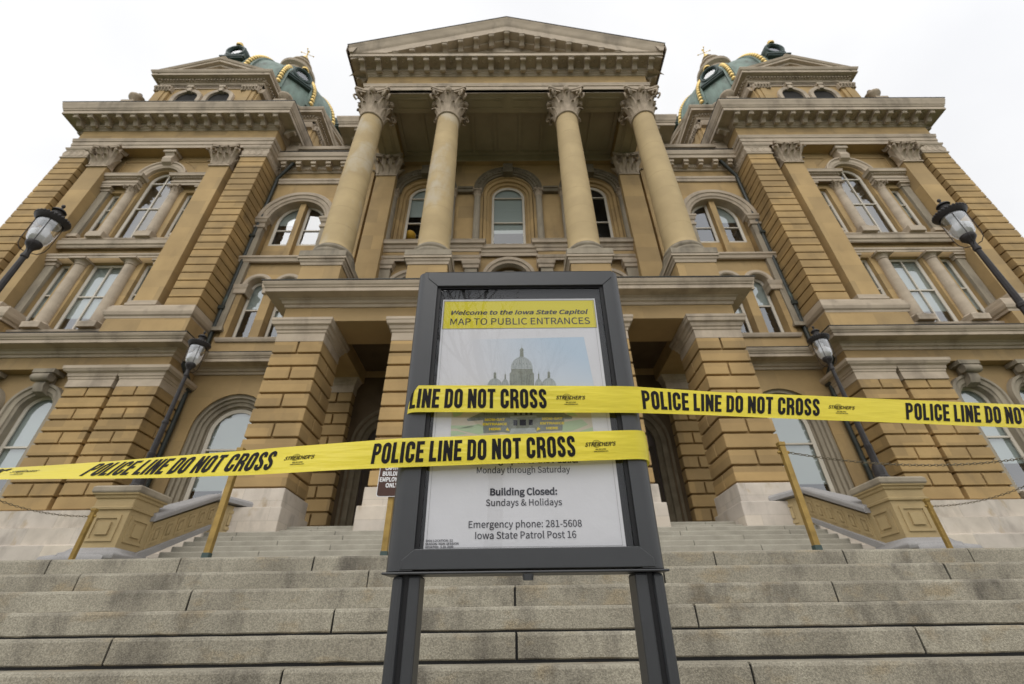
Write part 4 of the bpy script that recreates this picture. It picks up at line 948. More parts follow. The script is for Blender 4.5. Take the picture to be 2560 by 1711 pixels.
# entablature beams, ceiling
bm_ = MB().box(-7.5, 7.5, 12.66, 13.73, 24.02, 26.0); bm_.box(-7.5, -6.22, 13.73, 16.9, 24.02, 26); bm_.box(6.22, 7.5, 13.73, 16.9, 24.02, 26); bm_.box(-6.22, 6.22, 16.72, 16.99, 24.02, 25)
cp(bm_, 'entablature', 'wall')
pp = [(-7.5, 16.7), (-7.5, 12.66), (7.5, 12.66), (7.5, 16.7)]
cp(MB().sweep(pp, ARCH, caps=False), 'architrave', 'trim')
so = MB().box(-7.48, 7.48, 12.68, 13.72, 23.99, 24.03); so.box(-7.48, -6.24, 13.72, 16.7, 23.99, 24.03); so.box(6.24, 7.48, 13.72, 16.7, 23.99, 24.03)
def soff(x0, x1, y0, y1, z):
    for (a, b, c, d) in ((x0, x1, y0, y0+.06), (x0, x1, y1-.06, y1), (x0, x0+.06, y0+.06, y1-.06), (x1-.06, x1, y0+.06, y1-.06)): so.box(a, b, c, d, z-.04, z+.01)
    so.box(x0+.14, x1-.14, y0+.14, y1-.14, z-.025, z+.01)
for a, b in ((-5.9, -4.15), (-2.0, -.22), (.22, 2.0), (4.15, 5.9)): soff(a, b, 12.9, 13.5, 23.99)
for a, b in ((-7.2, -6.5), (6.5, 7.2)): soff(a, b, 14.1, 16.2, 23.99)
so.box(-6.22, 6.22, 13.73, 16.72, 24.75, 24.8)
for x in (-4.75, -2.0, -.72, .72, 2.0, 4.75): so.box(x-.1, x+.1, 13.75, 16.7, 24.66, 24.75); so.box(x-.05, x+.05, 13.75, 16.7, 24.62, 24.66)
for (a, b, c, d) in ((-6.2, 6.2, 13.74, 13.9), (-6.2, 6.2, 16.5, 16.71), (-6.2, -6.0, 13.9, 16.5), (6.0, 6.2, 13.9, 16.5)): so.box(a, b, c, d, 24.55, 24.75)
so.box(-6.2, 6.2, 16.66, 16.72, 24.02, 24.5)
cp(so, 'portico_ceiling', 'soffit')
cn = MB().sweep(pp, [q for q in CORN if q[1] < 26.39]+[(.9, 26.4), (0, 26.44)], caps=False)
for i in range(-9, 9): rosette(cn, (i+.5)*.86, 12.1, 26.125)
for sx in (-1, 1):      # upper cyma only along the flanks
    pa = [(-7.5, 16.7), (-7.5, 11.7)] if sx < 0 else [(7.5, 11.7), (7.5, 16.7)]
    cn.sweep(pa, [(.7, 26.4), (.9, 26.4), (.92, 26.5), (.95, 26.53), (1.0, 26.72), (1.05, 26.86), (1.06, 26.97), (.5, 27.1)])
c_ = cp(cn, 'cornice', 'trim')
for i in range(-9, 10): inst(MOD, 'modillion', c_, (i*.86, 12.48, 26.13))
for sx in (-1, 1):
    for i in range(5): inst(MOD, 'modillion', c_, (sx*7.68, 13.0+i*.83, 26.13), rz=sx*pi/2)
# pediment
AX0, SL = 8.56, 3.35/8.56
def zl(x): return 26.97+3.35*(1-abs(x)/AX0)
mb = MB(); prof = [(12.6, -1.32), (12.3, -1.30), (12.28, -1.18), (11.86, -1.15), (11.86, -.62), (11.84, -.58), (11.8, -.5), (11.78, -.45), (11.7, -.2), (11.64, -.06), (11.62, 0), (13.5, .06), (17.2, .06)]
k = len(prof); vs = []
for x in (-1, 0, 1):
    for y, dz in prof:
        xe = 7.5+(12.66-min(y, 12.6)) if y < 12.6 else AX0
        xx = x*xe; vs.append((xx, y, zl(xx)+dz))
mb.add(vs, [(i*k+j, (i+1)*k+j, (i+1)*k+j+1, i*k+j+1) for i in range(2) for j in range(k-1)])
mb.add([(sx*AX0, y, z) for sx in (-1, 1) for y, z in ((11.64, 26.4), (11.62, 26.97), (17, 27.03), (17, 26.4))], [(0, 1, 2, 3), (4, 5, 6, 7)])
pd = cp(mb, 'pediment', 'trim')
part(MB().add([(-AX0-.03, 11.6, zl(AX0)+.012), (0, 11.6, zl(0)+.03), (AX0+.03, 11.6, zl(AX0)+.012), (-AX0-.03, 11.6, zl(AX0)+.06), (0, 11.6, zl(0)+.075), (AX0+.03, 11.6, zl(AX0)+.06), (-AX0, 17.2, zl(AX0)+.1), (0, 17.2, zl(0)+.1), (AX0, 17.2, zl(AX0)+.1)],
     [(0, 1, 4, 3), (1, 2, 5, 4), (3, 4, 7, 6), (4, 5, 8, 7)]), 'roof_edge', M['flash'], pd)
part(MB().prism([(-7.9, 26.4), (7.9, 26.4), (0, 29.4)], 'y', 12.6, 12.9), 'tympanum', M['trim'], pd)
t_ = MB(); t_.vsweep([(-4.2, 26.5), (0, 28.15), (4.2, 26.5)], [(-.05, 12.61), (-.05, 12.5), (.05, 12.48), (.12, 12.5), (.12, 12.61)]); part(t_, 'tympanum_moulding', M['trim'], pd)
for i in range(-8, 9):
    x = i*.86
    o = inst(MOD, 'modillion', pd, (x, 12.45, zl(x)-1.19)); 
    if abs(i) > 6: o.scale = (1, 1, .6)
# columns on pedestals
CX = (-6.95, -3.03, 3.03, 6.95)
for i, x in enumerate(CX):
    prof = [(.70, 12.95), (.66, 13.02), (.645, 13.2)]
    for q in range(13): t = q/12; prof.append((.645-.105*t**1.6, 13.2+(22.25-13.2)*t))
    c = MB().lathe(x, 13.2, prof+[(.001, 22.25)], 40)
    o = cp(c, 'column', 'shaftw' if i < 2 else 'shaft', 50)
    jl = MB()
    for z in (14.1, 15.15, 16.3, 17.4, 18.5, 19.6, 20.6, 21.5): 
        t = (z-13.2)/9.05; r = .645-.105*t**1.6; jl.lathe(x, 13.2, [(r-.004, z-.012), (r+.0015, z-.009), (r+.0015, z+.009), (r-.004, z+.012)], 40)
    for q in jl.split(): part(q, 'drum_joint', M['cheek'], o)
    b = MB().lathe(x, 13.2, [(.7, 12.35), (.84, 12.38), (.88, 12.46), (.86, 12.56), (.76, 12.6), (.72, 12.68), (.77, 12.74), (.79, 12.8), (.75, 12.88), (.69, 12.93), (.68, 12.97)], 40)
    b.box(x-.87, x+.87, 12.33, 14.07, 12.1, 12.36); part(b, 'column_base', M['grey'], o, 50)
    p = MB().box(x-.74, x+.74, 12.5, 13.9, 10.46, 11.75); part(p, 'pedestal', M['wall'], o, bevel=.01)
    part(MB().sweep([(x-.74, 13.9), (x-.74, 12.5), (x+.74, 12.5), (x+.74, 13.9)], [(-.1, 11.74), (.03, 11.75), (.05, 11.85), (.09, 11.9), (.1, 11.98), (.15, 12.0), (.15, 12.1), (-.1, 12.11)], True), 'pedestal_cap', M['trim'], o)
    inst(cap_round, 'capital', o, (x, 13.2, 22.18), rz=0)
# porch: rusticated piers carrying the portico
for x in (-6.95, -3.14, 3.14, 6.95):
    mb = MB(); rustic(mb, x-.79, x+.79, 12.5, 14.02, 3.56, 8.37)
    o = cp(mb, 'porch_pier', 'rust', bevel=.02)
    part(MB().sweep([(x-.79, 14.02), (x-.79, 12.5), (x+.79, 12.5), (x+.79, 14.02)], [(d-.02, z) for d, z in cap_prof(8.37)], True), 'pier_capital', M['trim'], o)
    part(MB().box(x-.84, x+.84, 12.43, 14.1, 3.05, 3.57).box(x-.93, x+.93, 12.3, 14.15, 2.0, 3.05), 'pier_plinth', M['base'], o, bevel=.02)
for sx in (-1, 1):      # dark inner piers against the back wall
    mb = MB(); rustic(mb, min(sx*6.42, sx*7.6), max(sx*6.42, sx*7.6), 16.6, 17.0, 3.4, 8.6); o = cp(mb, 'inner_pier', 'rust', bevel=.02)
    a, b = sorted((sx*6.42, sx*7.6)); part(MB().sweep([(a, 17), (a, 16.6), (b, 16.6), (b, 17)], cap_prof(8.6)), 'pier_capital', M['trim'], o)
    part(MB().box(a-.06, b+.06, 16.5, 17, 2.6, 3.4), 'pier_plinth', M['base'], o, bevel=.02)
    mb = MB(); rustic(mb, min(sx*2.6, sx*3.7), max(sx*2.6, sx*3.7), 16.6, 17.0, 3.4, 8.6); o = cp(mb, 'inner_pier', 'rust', bevel=.02)
    a, b = sorted((sx*2.6, sx*3.7)); part(MB().sweep([(a, 17), (a, 16.6), (b, 16.6), (b, 17)], cap_prof(8.6)), 'pier_capital', M['trim'], o)
for x, hw, zs in ((-4.75, 1.35, 6.6), (0, 1.45, 6.9), (4.75, 1.35, 6.6)):
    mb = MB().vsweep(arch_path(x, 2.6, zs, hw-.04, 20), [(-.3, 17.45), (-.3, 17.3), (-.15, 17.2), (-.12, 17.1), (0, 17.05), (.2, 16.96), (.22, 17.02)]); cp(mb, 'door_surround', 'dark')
    d_ = cp(MB().prism(archpoly(x, hw-.25, 2.6, zs), 'y', 17.4, 17.46), 'door', 'door')
    for sx in (-1, 1):
        a, b = sorted((x+sx*.08, x+sx*(hw-.42)))
        part(MB().add([(a, 17.39, 4.0), (b, 17.39, 4.0), (b, 17.39, zs-.1), (a, 17.39, zs-.1)], [(0, 1, 2, 3)]), 'door_pane', M['glass'], d_)
        part(MB().tube([(x+sx*.1, 17.33, 3.5), (x+sx*.1, 17.33, 3.9)], .02, 6), 'door_handle', M['brass'], d_)
pq = [(-7.74, 16.6), (-7.74, 12.5), (7.74, 12.5), (7.74, 16.6)]
cp(MB().box(-7.74, 7.74, 12.51, 13.95, 9.2, 9.8).box(-7.74, -6.17, 13.95, 17.0, 9.2, 9.8).box(6.17, 7.74, 13.95, 17, 9.2, 9.8).box(-3.9, -2.4, 13.95, 17, 9.2, 9.8).box(2.4, 3.9, 13.95, 17, 9.2, 9.8), 'porch_beam', 'wall')
cp(MB().box(-7.7, 7.7, 12.6, 17, 9.81, 9.86).box(-6.0, -4.1, 14.2, 14.35, 9.6, 9.8).box(4.1, 6.0, 14.2, 14.35, 9.6, 9.8), 'porch_ceiling', 'porch_shade')
PC = [(d*.86, z) for d, z in BELT]
c_ = cp(MB().sweep(pq, PC, caps=False), 'porch_cornice', 'trim')
part(MB().sweep(pq, [(-1.2, 10.45), (.69, 10.425), (.72, 10.43), (.72, 10.46), (-1.2, 10.5)], caps=False), 'flashing', M['flash'], c_)
cp(MB().box(-7.6, 7.6, 12.6, 17, 10.44, 10.47), 'balcony_floor', 'flash')
rl = MB()
for a, b in ((-6.2, -3.8), (-2.3, 2.3), (3.8, 6.2)):
    rl.box(a, b, 12.3, 12.36, 10.86, 10.92); rl.box(a, b, 12.3, 12.36, 10.56, 10.6)
    for i in range(int((b-a)/.16)): rl.tube([(a+.08+i*.16, 12.33, 10.47), (a+.08+i*.16, 12.33, 10.88)], .014, 5)
cp(rl, 'balcony_railing', 'iron')
gt = thing('globe_lamp', 'round orange globe lamp glowing warm colour inside the window left of the inner left column', 'lamp', (-5.47, 17.85, 18.2))
part(MB().ball((-5.47, 17.85, 18.93), .33, 24), 'globe', M['globe'], gt, 60); part(MB().lathe(-5.47, 17.85, [(.001, 18.2), (.14, 18.2), (.14, 18.25), (.05, 18.3), (.05, 18.62), (.001, 18.63)], 12), 'stand', M['brass'], gt, 50)

# ================================================================== map sign
T0 = atan(.0525); SM = Matrix.Translation((0, 1.2938, 0)) @ Matrix.Rotation(T0, 4, 'X')
def m2l(u, v):      # measured on the plane Y=1.26 -> sign plane coordinates
    t = 1.2938/(1.26+.0525*v); return (-.0557+(u+.0557)*t, v*t/cos(T0))
sign = thing('map_sign', 'charcoal metal framed map sign with yellow headed poster standing in front of the steps', 'sign')
sign.matrix_world = Matrix.Translation((0, 1.36, -1.095)); PINV[sign.name] = sign.matrix_world.inverted()
def sp(mb, name, m, parent=None, smooth=None, bevel=0):
    if parent is None: mb.xform(SM); return part(mb, name, M[m], sign, smooth, bevel)
    mb.xform(SM); return part(mb, name, M[m], parent, smooth, bevel)
L0, L1, R1, R0 = -.374, -.302, .277, .339; B0, B1, T1, T0b = .155, .205, 1.045, 1.106
FN, BK = -.02, .09
def stile(a0, a1, sg):      # rounded outer edge, extruded along b
    r = .034; pl = []
    for i in range(9):
        a = pi/2*i/8; pl.append((a0+sg*(r-r*sin(a)), FN+r-r*cos(a)))
    out = [(a1, FN)]+[(a0+sg*r-sg*r*sin(i*pi/16), FN+r-r*cos(i*pi/16)) for i in range(9)]+[(a0+sg*r-sg*r*cos(i*pi/16), BK-r+r*sin(i*pi/16)) for i in range(9)]+[(a1, BK)]
    return MB().prism(out, 'z', B0, T0b)
fr = sp(stile(L0, L1, 1), 'frame_stile', 'signm', None, 40)
sp(stile(R0, R1, -1), 'frame_stile', 'signm', None, 40)
e_ = .0025
mb = MB().prism([(L1+.002, T1), (R1-.002, T1), (R1+.034, T1+.034), (R1+.036, T0b-.002), (L1-.036, T0b-.002), (L1-.034, T1+.034)], 'y', FN-e_, BK-.004); sp(mb, 'frame_rail', 'signm', None, None, .002)
mb = MB().prism([(L1+.002, B1), (R1-.002, B1), (R1+.03, B1-.026), (R1+.032, B0+.002), (L1-.032, B0+.002), (L1-.03, B1-.026)], 'y', FN-e_, BK-.004); sp(mb, 'frame_rail', 'signm', None, None, .002)
sp(MB().box(L0-.004, R0+.004, FN-.004, BK, B0-.008, B0-.002), 'bottom_lip', 'signm', None, None, .003)
sp(MB().box(L0+.022, R0-.022, FN+.004, BK, T0b, T0b+.008), 'top_cap', 'signd', None, None, .004)
k_ = MB().lathe(0, 0, [(.001, 0), (.013, 0), (.014, .014), (.001, .015)], 14).xform(Matrix.Translation((-.012, -.02, B0-.024))); sp(k_, 'lock', 'signm', None, 40)
sp(MB().box(L1-.01, R1+.01, .0, .02, B1-.02, T1+.02), 'back_board', 'mat_')
ins = MB()
for a, b, c, d in ((L1, L1+.012, B1, T1), (R1-.012, R1, B1, T1), (L1+.012, R1-.012, T1-.006, T1)): ins.box(a, b, FN+.006, -.001, c, d)
sp(ins, 'inner_bead', 'signd')
# legs
for sx, a0, a1 in ((-1, -.352, -.283), (1, .33, .258)):
    o = sp(MB().box(min(a0, a0-sx*.028), max(a0, a0-sx*.028), -.012, .075, -1.1, B0-.009), 'leg', 'signm', None, None, .01)
    sp(MB().box(min(a0-sx*.026, a0-sx*.042), max(a0-sx*.026, a0-sx*.042), -.0, .06, -1.1, B0-.009), 'leg_channel', 'signd', o)
    sp(MB().box(min(a0-sx*.04, a1), max(a0-sx*.04, a1), -.006, .075, -1.1, B0-.009), 'leg_inner_section', 'signm', o, None, .006)
# poster
PA, PB, P0, P1 = -.281, .246, .207, 1.0
poster = sp(MB().add([(PA, -.003, P0), (PB, -.003, P0), (PB, -.003, P1), (PA, -.003, P1)], [(0, 1, 2, 3)]), 'poster', 'paper')
def flat(pts, name, m, par, n=-.0035, raw=False):
    q = [p if raw else m2l(*p) for p in pts]
    return sp(MB().add([(a, n, b) for a, b in q], [tuple(range(len(q)))]), name, m, par)
def outline(x0, x1, z0, z1, w_, m, name, n=-.0039):
    mb = MB()
    for a, b, c, d in ((x0, x1, z0, z0+w_), (x0, x1, z1-w_, z1), (x0, x0+w_, z0+w_, z1-w_), (x1-w_, x1, z0+w_, z1-w_)): mb.add([(a, n, c), (b, n, c), (b, n, d), (a, n, d)], [(0, 1, 2, 3)])
    return sp(mb, name, m, poster)
BA, BB, BZ0, BZ1 = -.277, .242, .879, .993
flat([(BA, BZ0), (BB, BZ0), (BB, BZ1), (BA, BZ1)], 'heading_band', 'band', poster, raw=True)
outline(BA, BB, BZ0, BZ1, .0016, 'thin', 'heading_border')
outline(PA+.007, PB-.009, P0+.002, P1-.002, .0007, 'thin', 'poster_border')
# lettering
DG = bpy.context.evaluated_depsgraph_get
import os
FONT = None
try:
    fp = os.path.join(bpy.utils.system_resource('DATAFILES'), 'fonts', 'Noto Sans CJK Regular.woff2')
    if os.path.exists(fp): FONT = bpy.data.fonts.load(fp)
except Exception: FONT = None
CAPH = None
def text_mesh(body, offset=0., shear=0., sp_=1.):
    cu = bpy.data.curves.new('lettering', 'FONT'); cu.body = body
    if FONT: cu.font = FONT
    cu.offset = offset; cu.shear = shear; cu.space_character = sp_; cu.resolution_u = 4; cu.align_x = 'LEFT'
    o = bpy.data.objects.new('lettering', cu); COL.objects.link(o)
    bpy.context.view_layer.update(); d = DG(); ev = o.evaluated_get(d); me = ev.to_mesh()
    v = [tuple(p.co) for p in me.vertices]; f = [tuple(p.vertices) for p in me.polygons]; ev.to_mesh_clear()
    bpy.data.objects.remove(o); bpy.data.curves.remove(cu)
    xs = [p[0] for p in v]; x0, x1 = min(xs), max(xs); ch = CAPH or .7
    return [((p[0]-x0)/(x1-x0), p[1]/ch) for p in v], f     # u 0..1, v in cap heights
CAPH = max(q for p, q in text_mesh('H')[0])*.7
def put_text(body, x0, x1, base, cap, m, parent, offset=0., shear=0., n=-.0042, sp_=1.):
    v, f = text_mesh(body, offset, shear, sp_)
    return sp(MB().add([(x0+(x1-x0)*u, n, base+cap*w_) for u, w_ in v], f), 'lettering', m, parent)
def ml(u0, u1, v): a = m2l(u0, v); b = m2l(u1, v); return a[0], b[0], a[1]
a, b, z = ml(-.252, .221, .947); put_text('Welcome to the Iowa State Capitol', a, b, z-.001, .0165, 'ink', poster, .011, .25)
a, b, z = ml(-.253, .223, .905); put_text('MAP TO PUBLIC ENTRANCES', a, b, z-.002, .0255, 'ink', poster, .002)
a, b, z = ml(-.163, .137, .4235); put_text('Building Open to the Public:', a, b, z-.001, .0168, 'ink', poster, .014)
a, b, z = ml(-.147, .113, .395); put_text('Monday through Saturday', a, b, z, .0170, 'ink', poster, .003)
a, b, z = ml(-.109, .073, .335); put_text('Building Closed:', a, b, z, .0172, 'ink', poster, .014)
a, b, z = ml(-.120, .084, .307); put_text('Sundays & Holidays', a, b, z, .0166, 'ink', poster, .003)
a, b, z = ml(-.164, .132, .252); put_text('Emergency phone: 281-5608', a, b, z, .0170, 'ink', poster, .003)
a, b, z = ml(-.146, .115, .225); put_text('Iowa State Patrol Post 16', a, b, z, .0170, 'ink', poster, .003)
for tx, x1, zz in (('SIGN LOCATION: S2', -.203, .2185), ('SEASON: NON-SESSION', -.188, .211), ('UPDATED:  5.20.2009', -.201, .2035)):
    a, b, z = ml(-.273, x1, zz); put_text(tx, a, b, z+.001, .0052, 'ink', poster, .008)
# printed picture on the poster: domed building on lawns under a pale sky
X2, Z2 = (lambda x, y: (1060+x*460/2346, 840+y*260/1326)), None
import itertools
def px2l(x, y):
    X_, Y_ = X2(x, y); d = F+R2*((X_-1280)/1138)+U2*((855.5-Y_)/1138); t = 1.26/d.y
    return m2l(-.0557+d.x*t, d.z*t)
def pf(pts, name, m, n): return flat([px2l(*p) for p in pts], name, m, poster, n, True)
pf([(330, 60), (2035, 22), (2240, 1000), (2290, 1240), (330, 1290), (360, 700)], 'printed_sky', 'psky', -.0036)
pf([(360, 900), (2110, 880), (2160, 1240), (340, 1290)], 'printed_ground', 'ptan', -.0039)
for q in ([(360, 960), (520, 960), (470, 1020), (380, 1045)], [(420, 1190), (700, 1130), (760, 1160), (760, 1250), (700, 1265), (470, 1215)], [(345, 1150), (600, 1150), (640, 1165), (560, 1185), (345, 1190)], [(1760, 1110), (2010, 1070), (2090, 1140), (1900, 1215), (1760, 1230)], [(1990, 1220), (2150, 1170), (2155, 1225), (2000, 1235)], [(1820, 975), (1900, 985), (1960, 1030), (1830, 1020)], [(345, 1220), (430, 1220), (560, 1255), (345, 1285)]): pf(q, 'printed_lawn', 'pgreen', -.0042)
def dome2(cx, top, base, hw, m='pgrey', ribs=5):
    h = base-top; el = [(cx+hw*cos(pi*i/14), base-h*sin(pi*i/14)) for i in range(15)]; pf(el, 'printed_dome', m, -.0043)
    mb = MB()
    for j in range(ribs):
        s_ = -.8+1.6*j/(ribs-1); pts = [px2l(cx+hw*s_*sin(pi/2*(1-i/8)), base-h*sin(pi/2*i/8)*1.0) for i in range(9)]
        for p, q in zip(pts[:-1], pts[1:]): mb.add([(p[0]-.0003, -.0045, p[1]), (p[0]+.0003, -.0045, p[1]), (q[0]+.0003, -.0045, q[1]), (q[0]-.0003, -.0045, q[1])], [(0, 1, 2, 3)])
    sp(mb, 'printed_rib', 'pdark', poster)
    pf([(cx-hw*.18, top), (cx-hw*.14, top-h*.5), (cx-hw*.22, top-h*.52), (cx, top-h*.75), (cx+.5, top-h*1.15), (cx+3, top-h*.75), (cx+hw*.22, top-h*.52), (cx+hw*.14, top-h*.5), (cx+hw*.18, top)], 'printed_lantern', 'pmid', -.0044)
for x, t_, hw in ((1035, 560, 48), (1460, 555, 48)): dome2(x, t_, 650, hw, 'pgrey', 4)
pf([(1040, 640), (1450, 640), (1450, 700), (1040, 700)], 'printed_storey', 'pgrey', -.0042)
for x, t_ in ((905, 550), (1590, 545)): dome2(x, t_, 660, 98, 'pgrey', 6)
pf([(1092, 640), (1092, 490), (1112, 470), (1112, 430), (1385, 430), (1385, 470), (1402, 490), (1402, 640)], 'printed_drum', 'pmid', -.0043)
dome2(1245, 275, 432, 140, 'pgrey', 7)
mb = MB()
for i in range(9):
    p = px2l(1112+i*33, 500); q = px2l(1112+i*33, 628); mb.add([(p[0]-.0012, -.0045, p[1]), (p[0]+.0012, -.0045, p[1]), (q[0]+.0012, -.0045, q[1]), (q[0]-.0012, -.0045, q[1])], [(0, 1, 2, 3)])
for i in range(6):
    c = px2l(1140+i*42, 360-abs(2.5-i)*-4); mb.add([(c[0]+.0018*cos(a*pi/4), -.0045, c[1]+.0022*sin(a*pi/4)) for a in range(8)], [tuple(range(8))])
sp(mb, 'printed_window', 'pdark', poster)
pf([(700, 660), (1800, 660), (1790, 1030), (1780, 1215), (1500, 1225), (1420, 1245), (1110, 1250), (1000, 1235), (755, 1250), (755, 1030)], 'printed_facade', 'pmid', -.0041)
pf([(755, 1000), (1100, 1000), (1090, 1225), (755, 1240)], 'printed_wing', 'pdark', -.0043); pf([(1470, 1000), (1770, 1000), (1765, 1205), (1480, 1215)], 'printed_wing', 'pdark', -.0043)
pf([(700, 1000), (770, 970), (770, 1080), (560, 1095), (545, 1070)], 'printed_tree', 'pdark', -.0044); pf([(1790, 1000), (1890, 1040), (1880, 1070), (1790, 1070)], 'printed_tree', 'pdark', -.0044)
pf([(1100, 1030), (1430, 1020), (1440, 1045), (1100, 1055)], 'printed_cornice', 'pgrey', -.0044)
pf([(1110, 1190), (1410, 1180), (1440, 1240), (1090, 1255)], 'printed_steps', 'pgrey', -.0044)
mb = MB()
for a, b, c, d in ((1140, 1190, 1080, 1150), (1220, 1300, 1075, 1150), (1335, 1385, 1075, 1145), (1150, 1185, 975, 1020), (1220, 1250, 972, 1020), (1290, 1320, 972, 1020), (1350, 1380, 972, 1020)):
    q = [px2l(a, c), px2l(b, c), px2l(b, d), px2l(a, d)]; mb.add([(p[0], -.0046, p[1]) for p in q], [(0, 1, 2, 3)])
for i in range(14):
    for o_ in (770, 1490):
        x = o_+i*22; p, q = px2l(x, 975), px2l(x+4, 1020); mb.add([(p[0], -.0045, p[1]), (q[0], -.0045, p[1]), (q[0], -.0045, q[1]), (p[0], -.0045, q[1])], [(0, 1, 2, 3)])
sp(mb, 'printed_window', 'ink', poster)
for cx, dy, ar in ((905, 0, [(1040, 1210), (1065, 1175), (1092, 1222)]), (1635, -12, [(1432, 1218), (1450, 1168), (1486, 1196)])):
    for tx, hw, yb in (('MON-SAT', 130, 1090), ('ENTRANCE', 155, 1148), ('HERE', 76, 1210)):
        p, q = px2l(cx-hw, yb+dy), px2l(cx+hw, yb+dy); put_text(tx, p[0], q[0], p[1], .0066, 'pyel', poster, .022, 0, -.005)
    pf(ar, 'printed_arrow', 'pyel', -.005)
sp(MB().add([(L1+.004, -.010, B1), (R1-.004, -.010, B1), (R1-.004, -.010, T1), (L1+.004, -.010, T1)], [(0, 1, 2, 3)]), 'glazing', 'sglass')

# ================================================================== barrier tape
def tape(name, label, st, texts):
    """st: list of (top point, bottom point); texts: (body, s0, s1, v0, cap, offset, shear)"""
    t = thing(name, label, 'barrier tape', tuple((Vector(st[0][0])+Vector(st[0][1]))/2), 'police tape strung across the map sign')
    P_ = [(Vector(a), Vector(b)) for a, b in st]
    Q = []   # even resampling, corners rounded off afterwards
    for (a0, b0), (a1, b1) in zip(P_[:-1], P_[1:]):
        m_ = max(1, int(((a1+b1)/2-(a0+b0)/2).length/.008))
        Q += [(a0.lerp(a1, j/m_), b0.lerp(b1, j/m_)) for j in range(m_)]
    Q.append(P_[-1]); s = [0]
    for it in range(9): Q = [Q[0]]+[tuple((Q[i-1][q]+2*Q[i][q]+Q[i+1][q])/4 for q in (0, 1)) for i in range(1, len(Q)-1)]+[Q[-1]]
    for a, b in zip(Q[:-1], Q[1:]): s.append(s[-1]+((a[0]+a[1])/2-(b[0]+b[1])/2).length)
    mb = MB(); NV = 6; vs = []
    def pos(i, v, off=0):
        tp, bt = Q[i]; p = bt.lerp(tp, v); dn = (Q[min(i+1, len(Q)-1)][0]-Q[max(i-1, 0)][0]).cross(tp-bt).normalized()
        if dn.y > 0: dn = -dn
        p = p+dn*(off+.0015*sin(v*pi)+.0006*sin(s[i]*9+v*4))
        return p
    for i in range(len(Q)): vs += [pos(i, j/NV) for j in range(NV+1)]
    k = NV+1; mb.add(vs, [(i*k+j, (i+1)*k+j, (i+1)*k+j+1, i*k+j+1) for i in range(len(Q)-1) for j in range(NV)])
    o = part(mb, 'tape_strip', M['tape'], t, 180)
    def at(ss, v, off):
        ss = min(max(ss, 0), s[-1]-1e-6); i = max(q for q in range(len(s)-1) if s[q] <= ss); u = (ss-s[i])/max(1e-9, s[i+1]-s[i])
        return pos(i, v, off).lerp(pos(i+1, v, off), u)
    X0 = [(a[0]+a[1]).x/2 for a in Q]
    def sx(x):      # arc length at a world x
        for i in range(len(X0)-1):
            if (X0[i]-x)*(X0[i+1]-x) <= 0 and X0[i] != X0[i+1] and i >= t_from: return s[i]+(s[i+1]-s[i])*(x-X0[i])/(X0[i+1]-X0[i])
        return s[-1] if abs(x-X0[-1]) < abs(x-X0[0]) else s[0]
    t_from = 0
    for body, s0, s1, v0, cap, off_, sh in texts:
        v, f = block_text(body) if body.startswith('POLICE') else text_mesh(body, off_, sh)
        b_ = bmesh.new(); bv = [b_.verts.new((u*3, w_, 0)) for u, w_ in v]
        for q in f:
            try: b_.faces.new([bv[i] for i in q])
            except ValueError: pass
        bmesh.ops.triangulate(b_, faces=b_.faces)
        bmesh.ops.subdivide_edges(b_, edges=[e for e in b_.edges if hypot((e.verts[0].co.x-e.verts[1].co.x)/3*(s1-s0), (e.verts[0].co.y-e.verts[1].co.y)*cap*.09) > .009], cuts=3)
        b_.verts.index_update(); v = [(q.co.x/3, q.co.y) for q in b_.verts]; f = [tuple(w2.index for w2 in q.verts) for q in b_.faces]; b_.free()
        keep = [at(s0+(s1-s0)*u, v0+cap*w_, .0011) for u, w_ in v]
        okv = [0 <= s0+(s1-s0)*u <= s[-1] for u, w_ in v]
        f = [q for q in f if all(okv[i] for i in q) and not ('upper' in label and min(keep[i].x for i in q) < -.3645)]
        if f: part(MB().add(keep, f), 'lettering', M['tapek'], o)
    return t, s, Q, at, o
GH = {'P': .48, 'O': .48, 'L': .39, 'I': .2, 'C': .48, 'E': .42, 'N': .5, 'D': .48, 'T': .45, 'R': .49, 'S': .45}
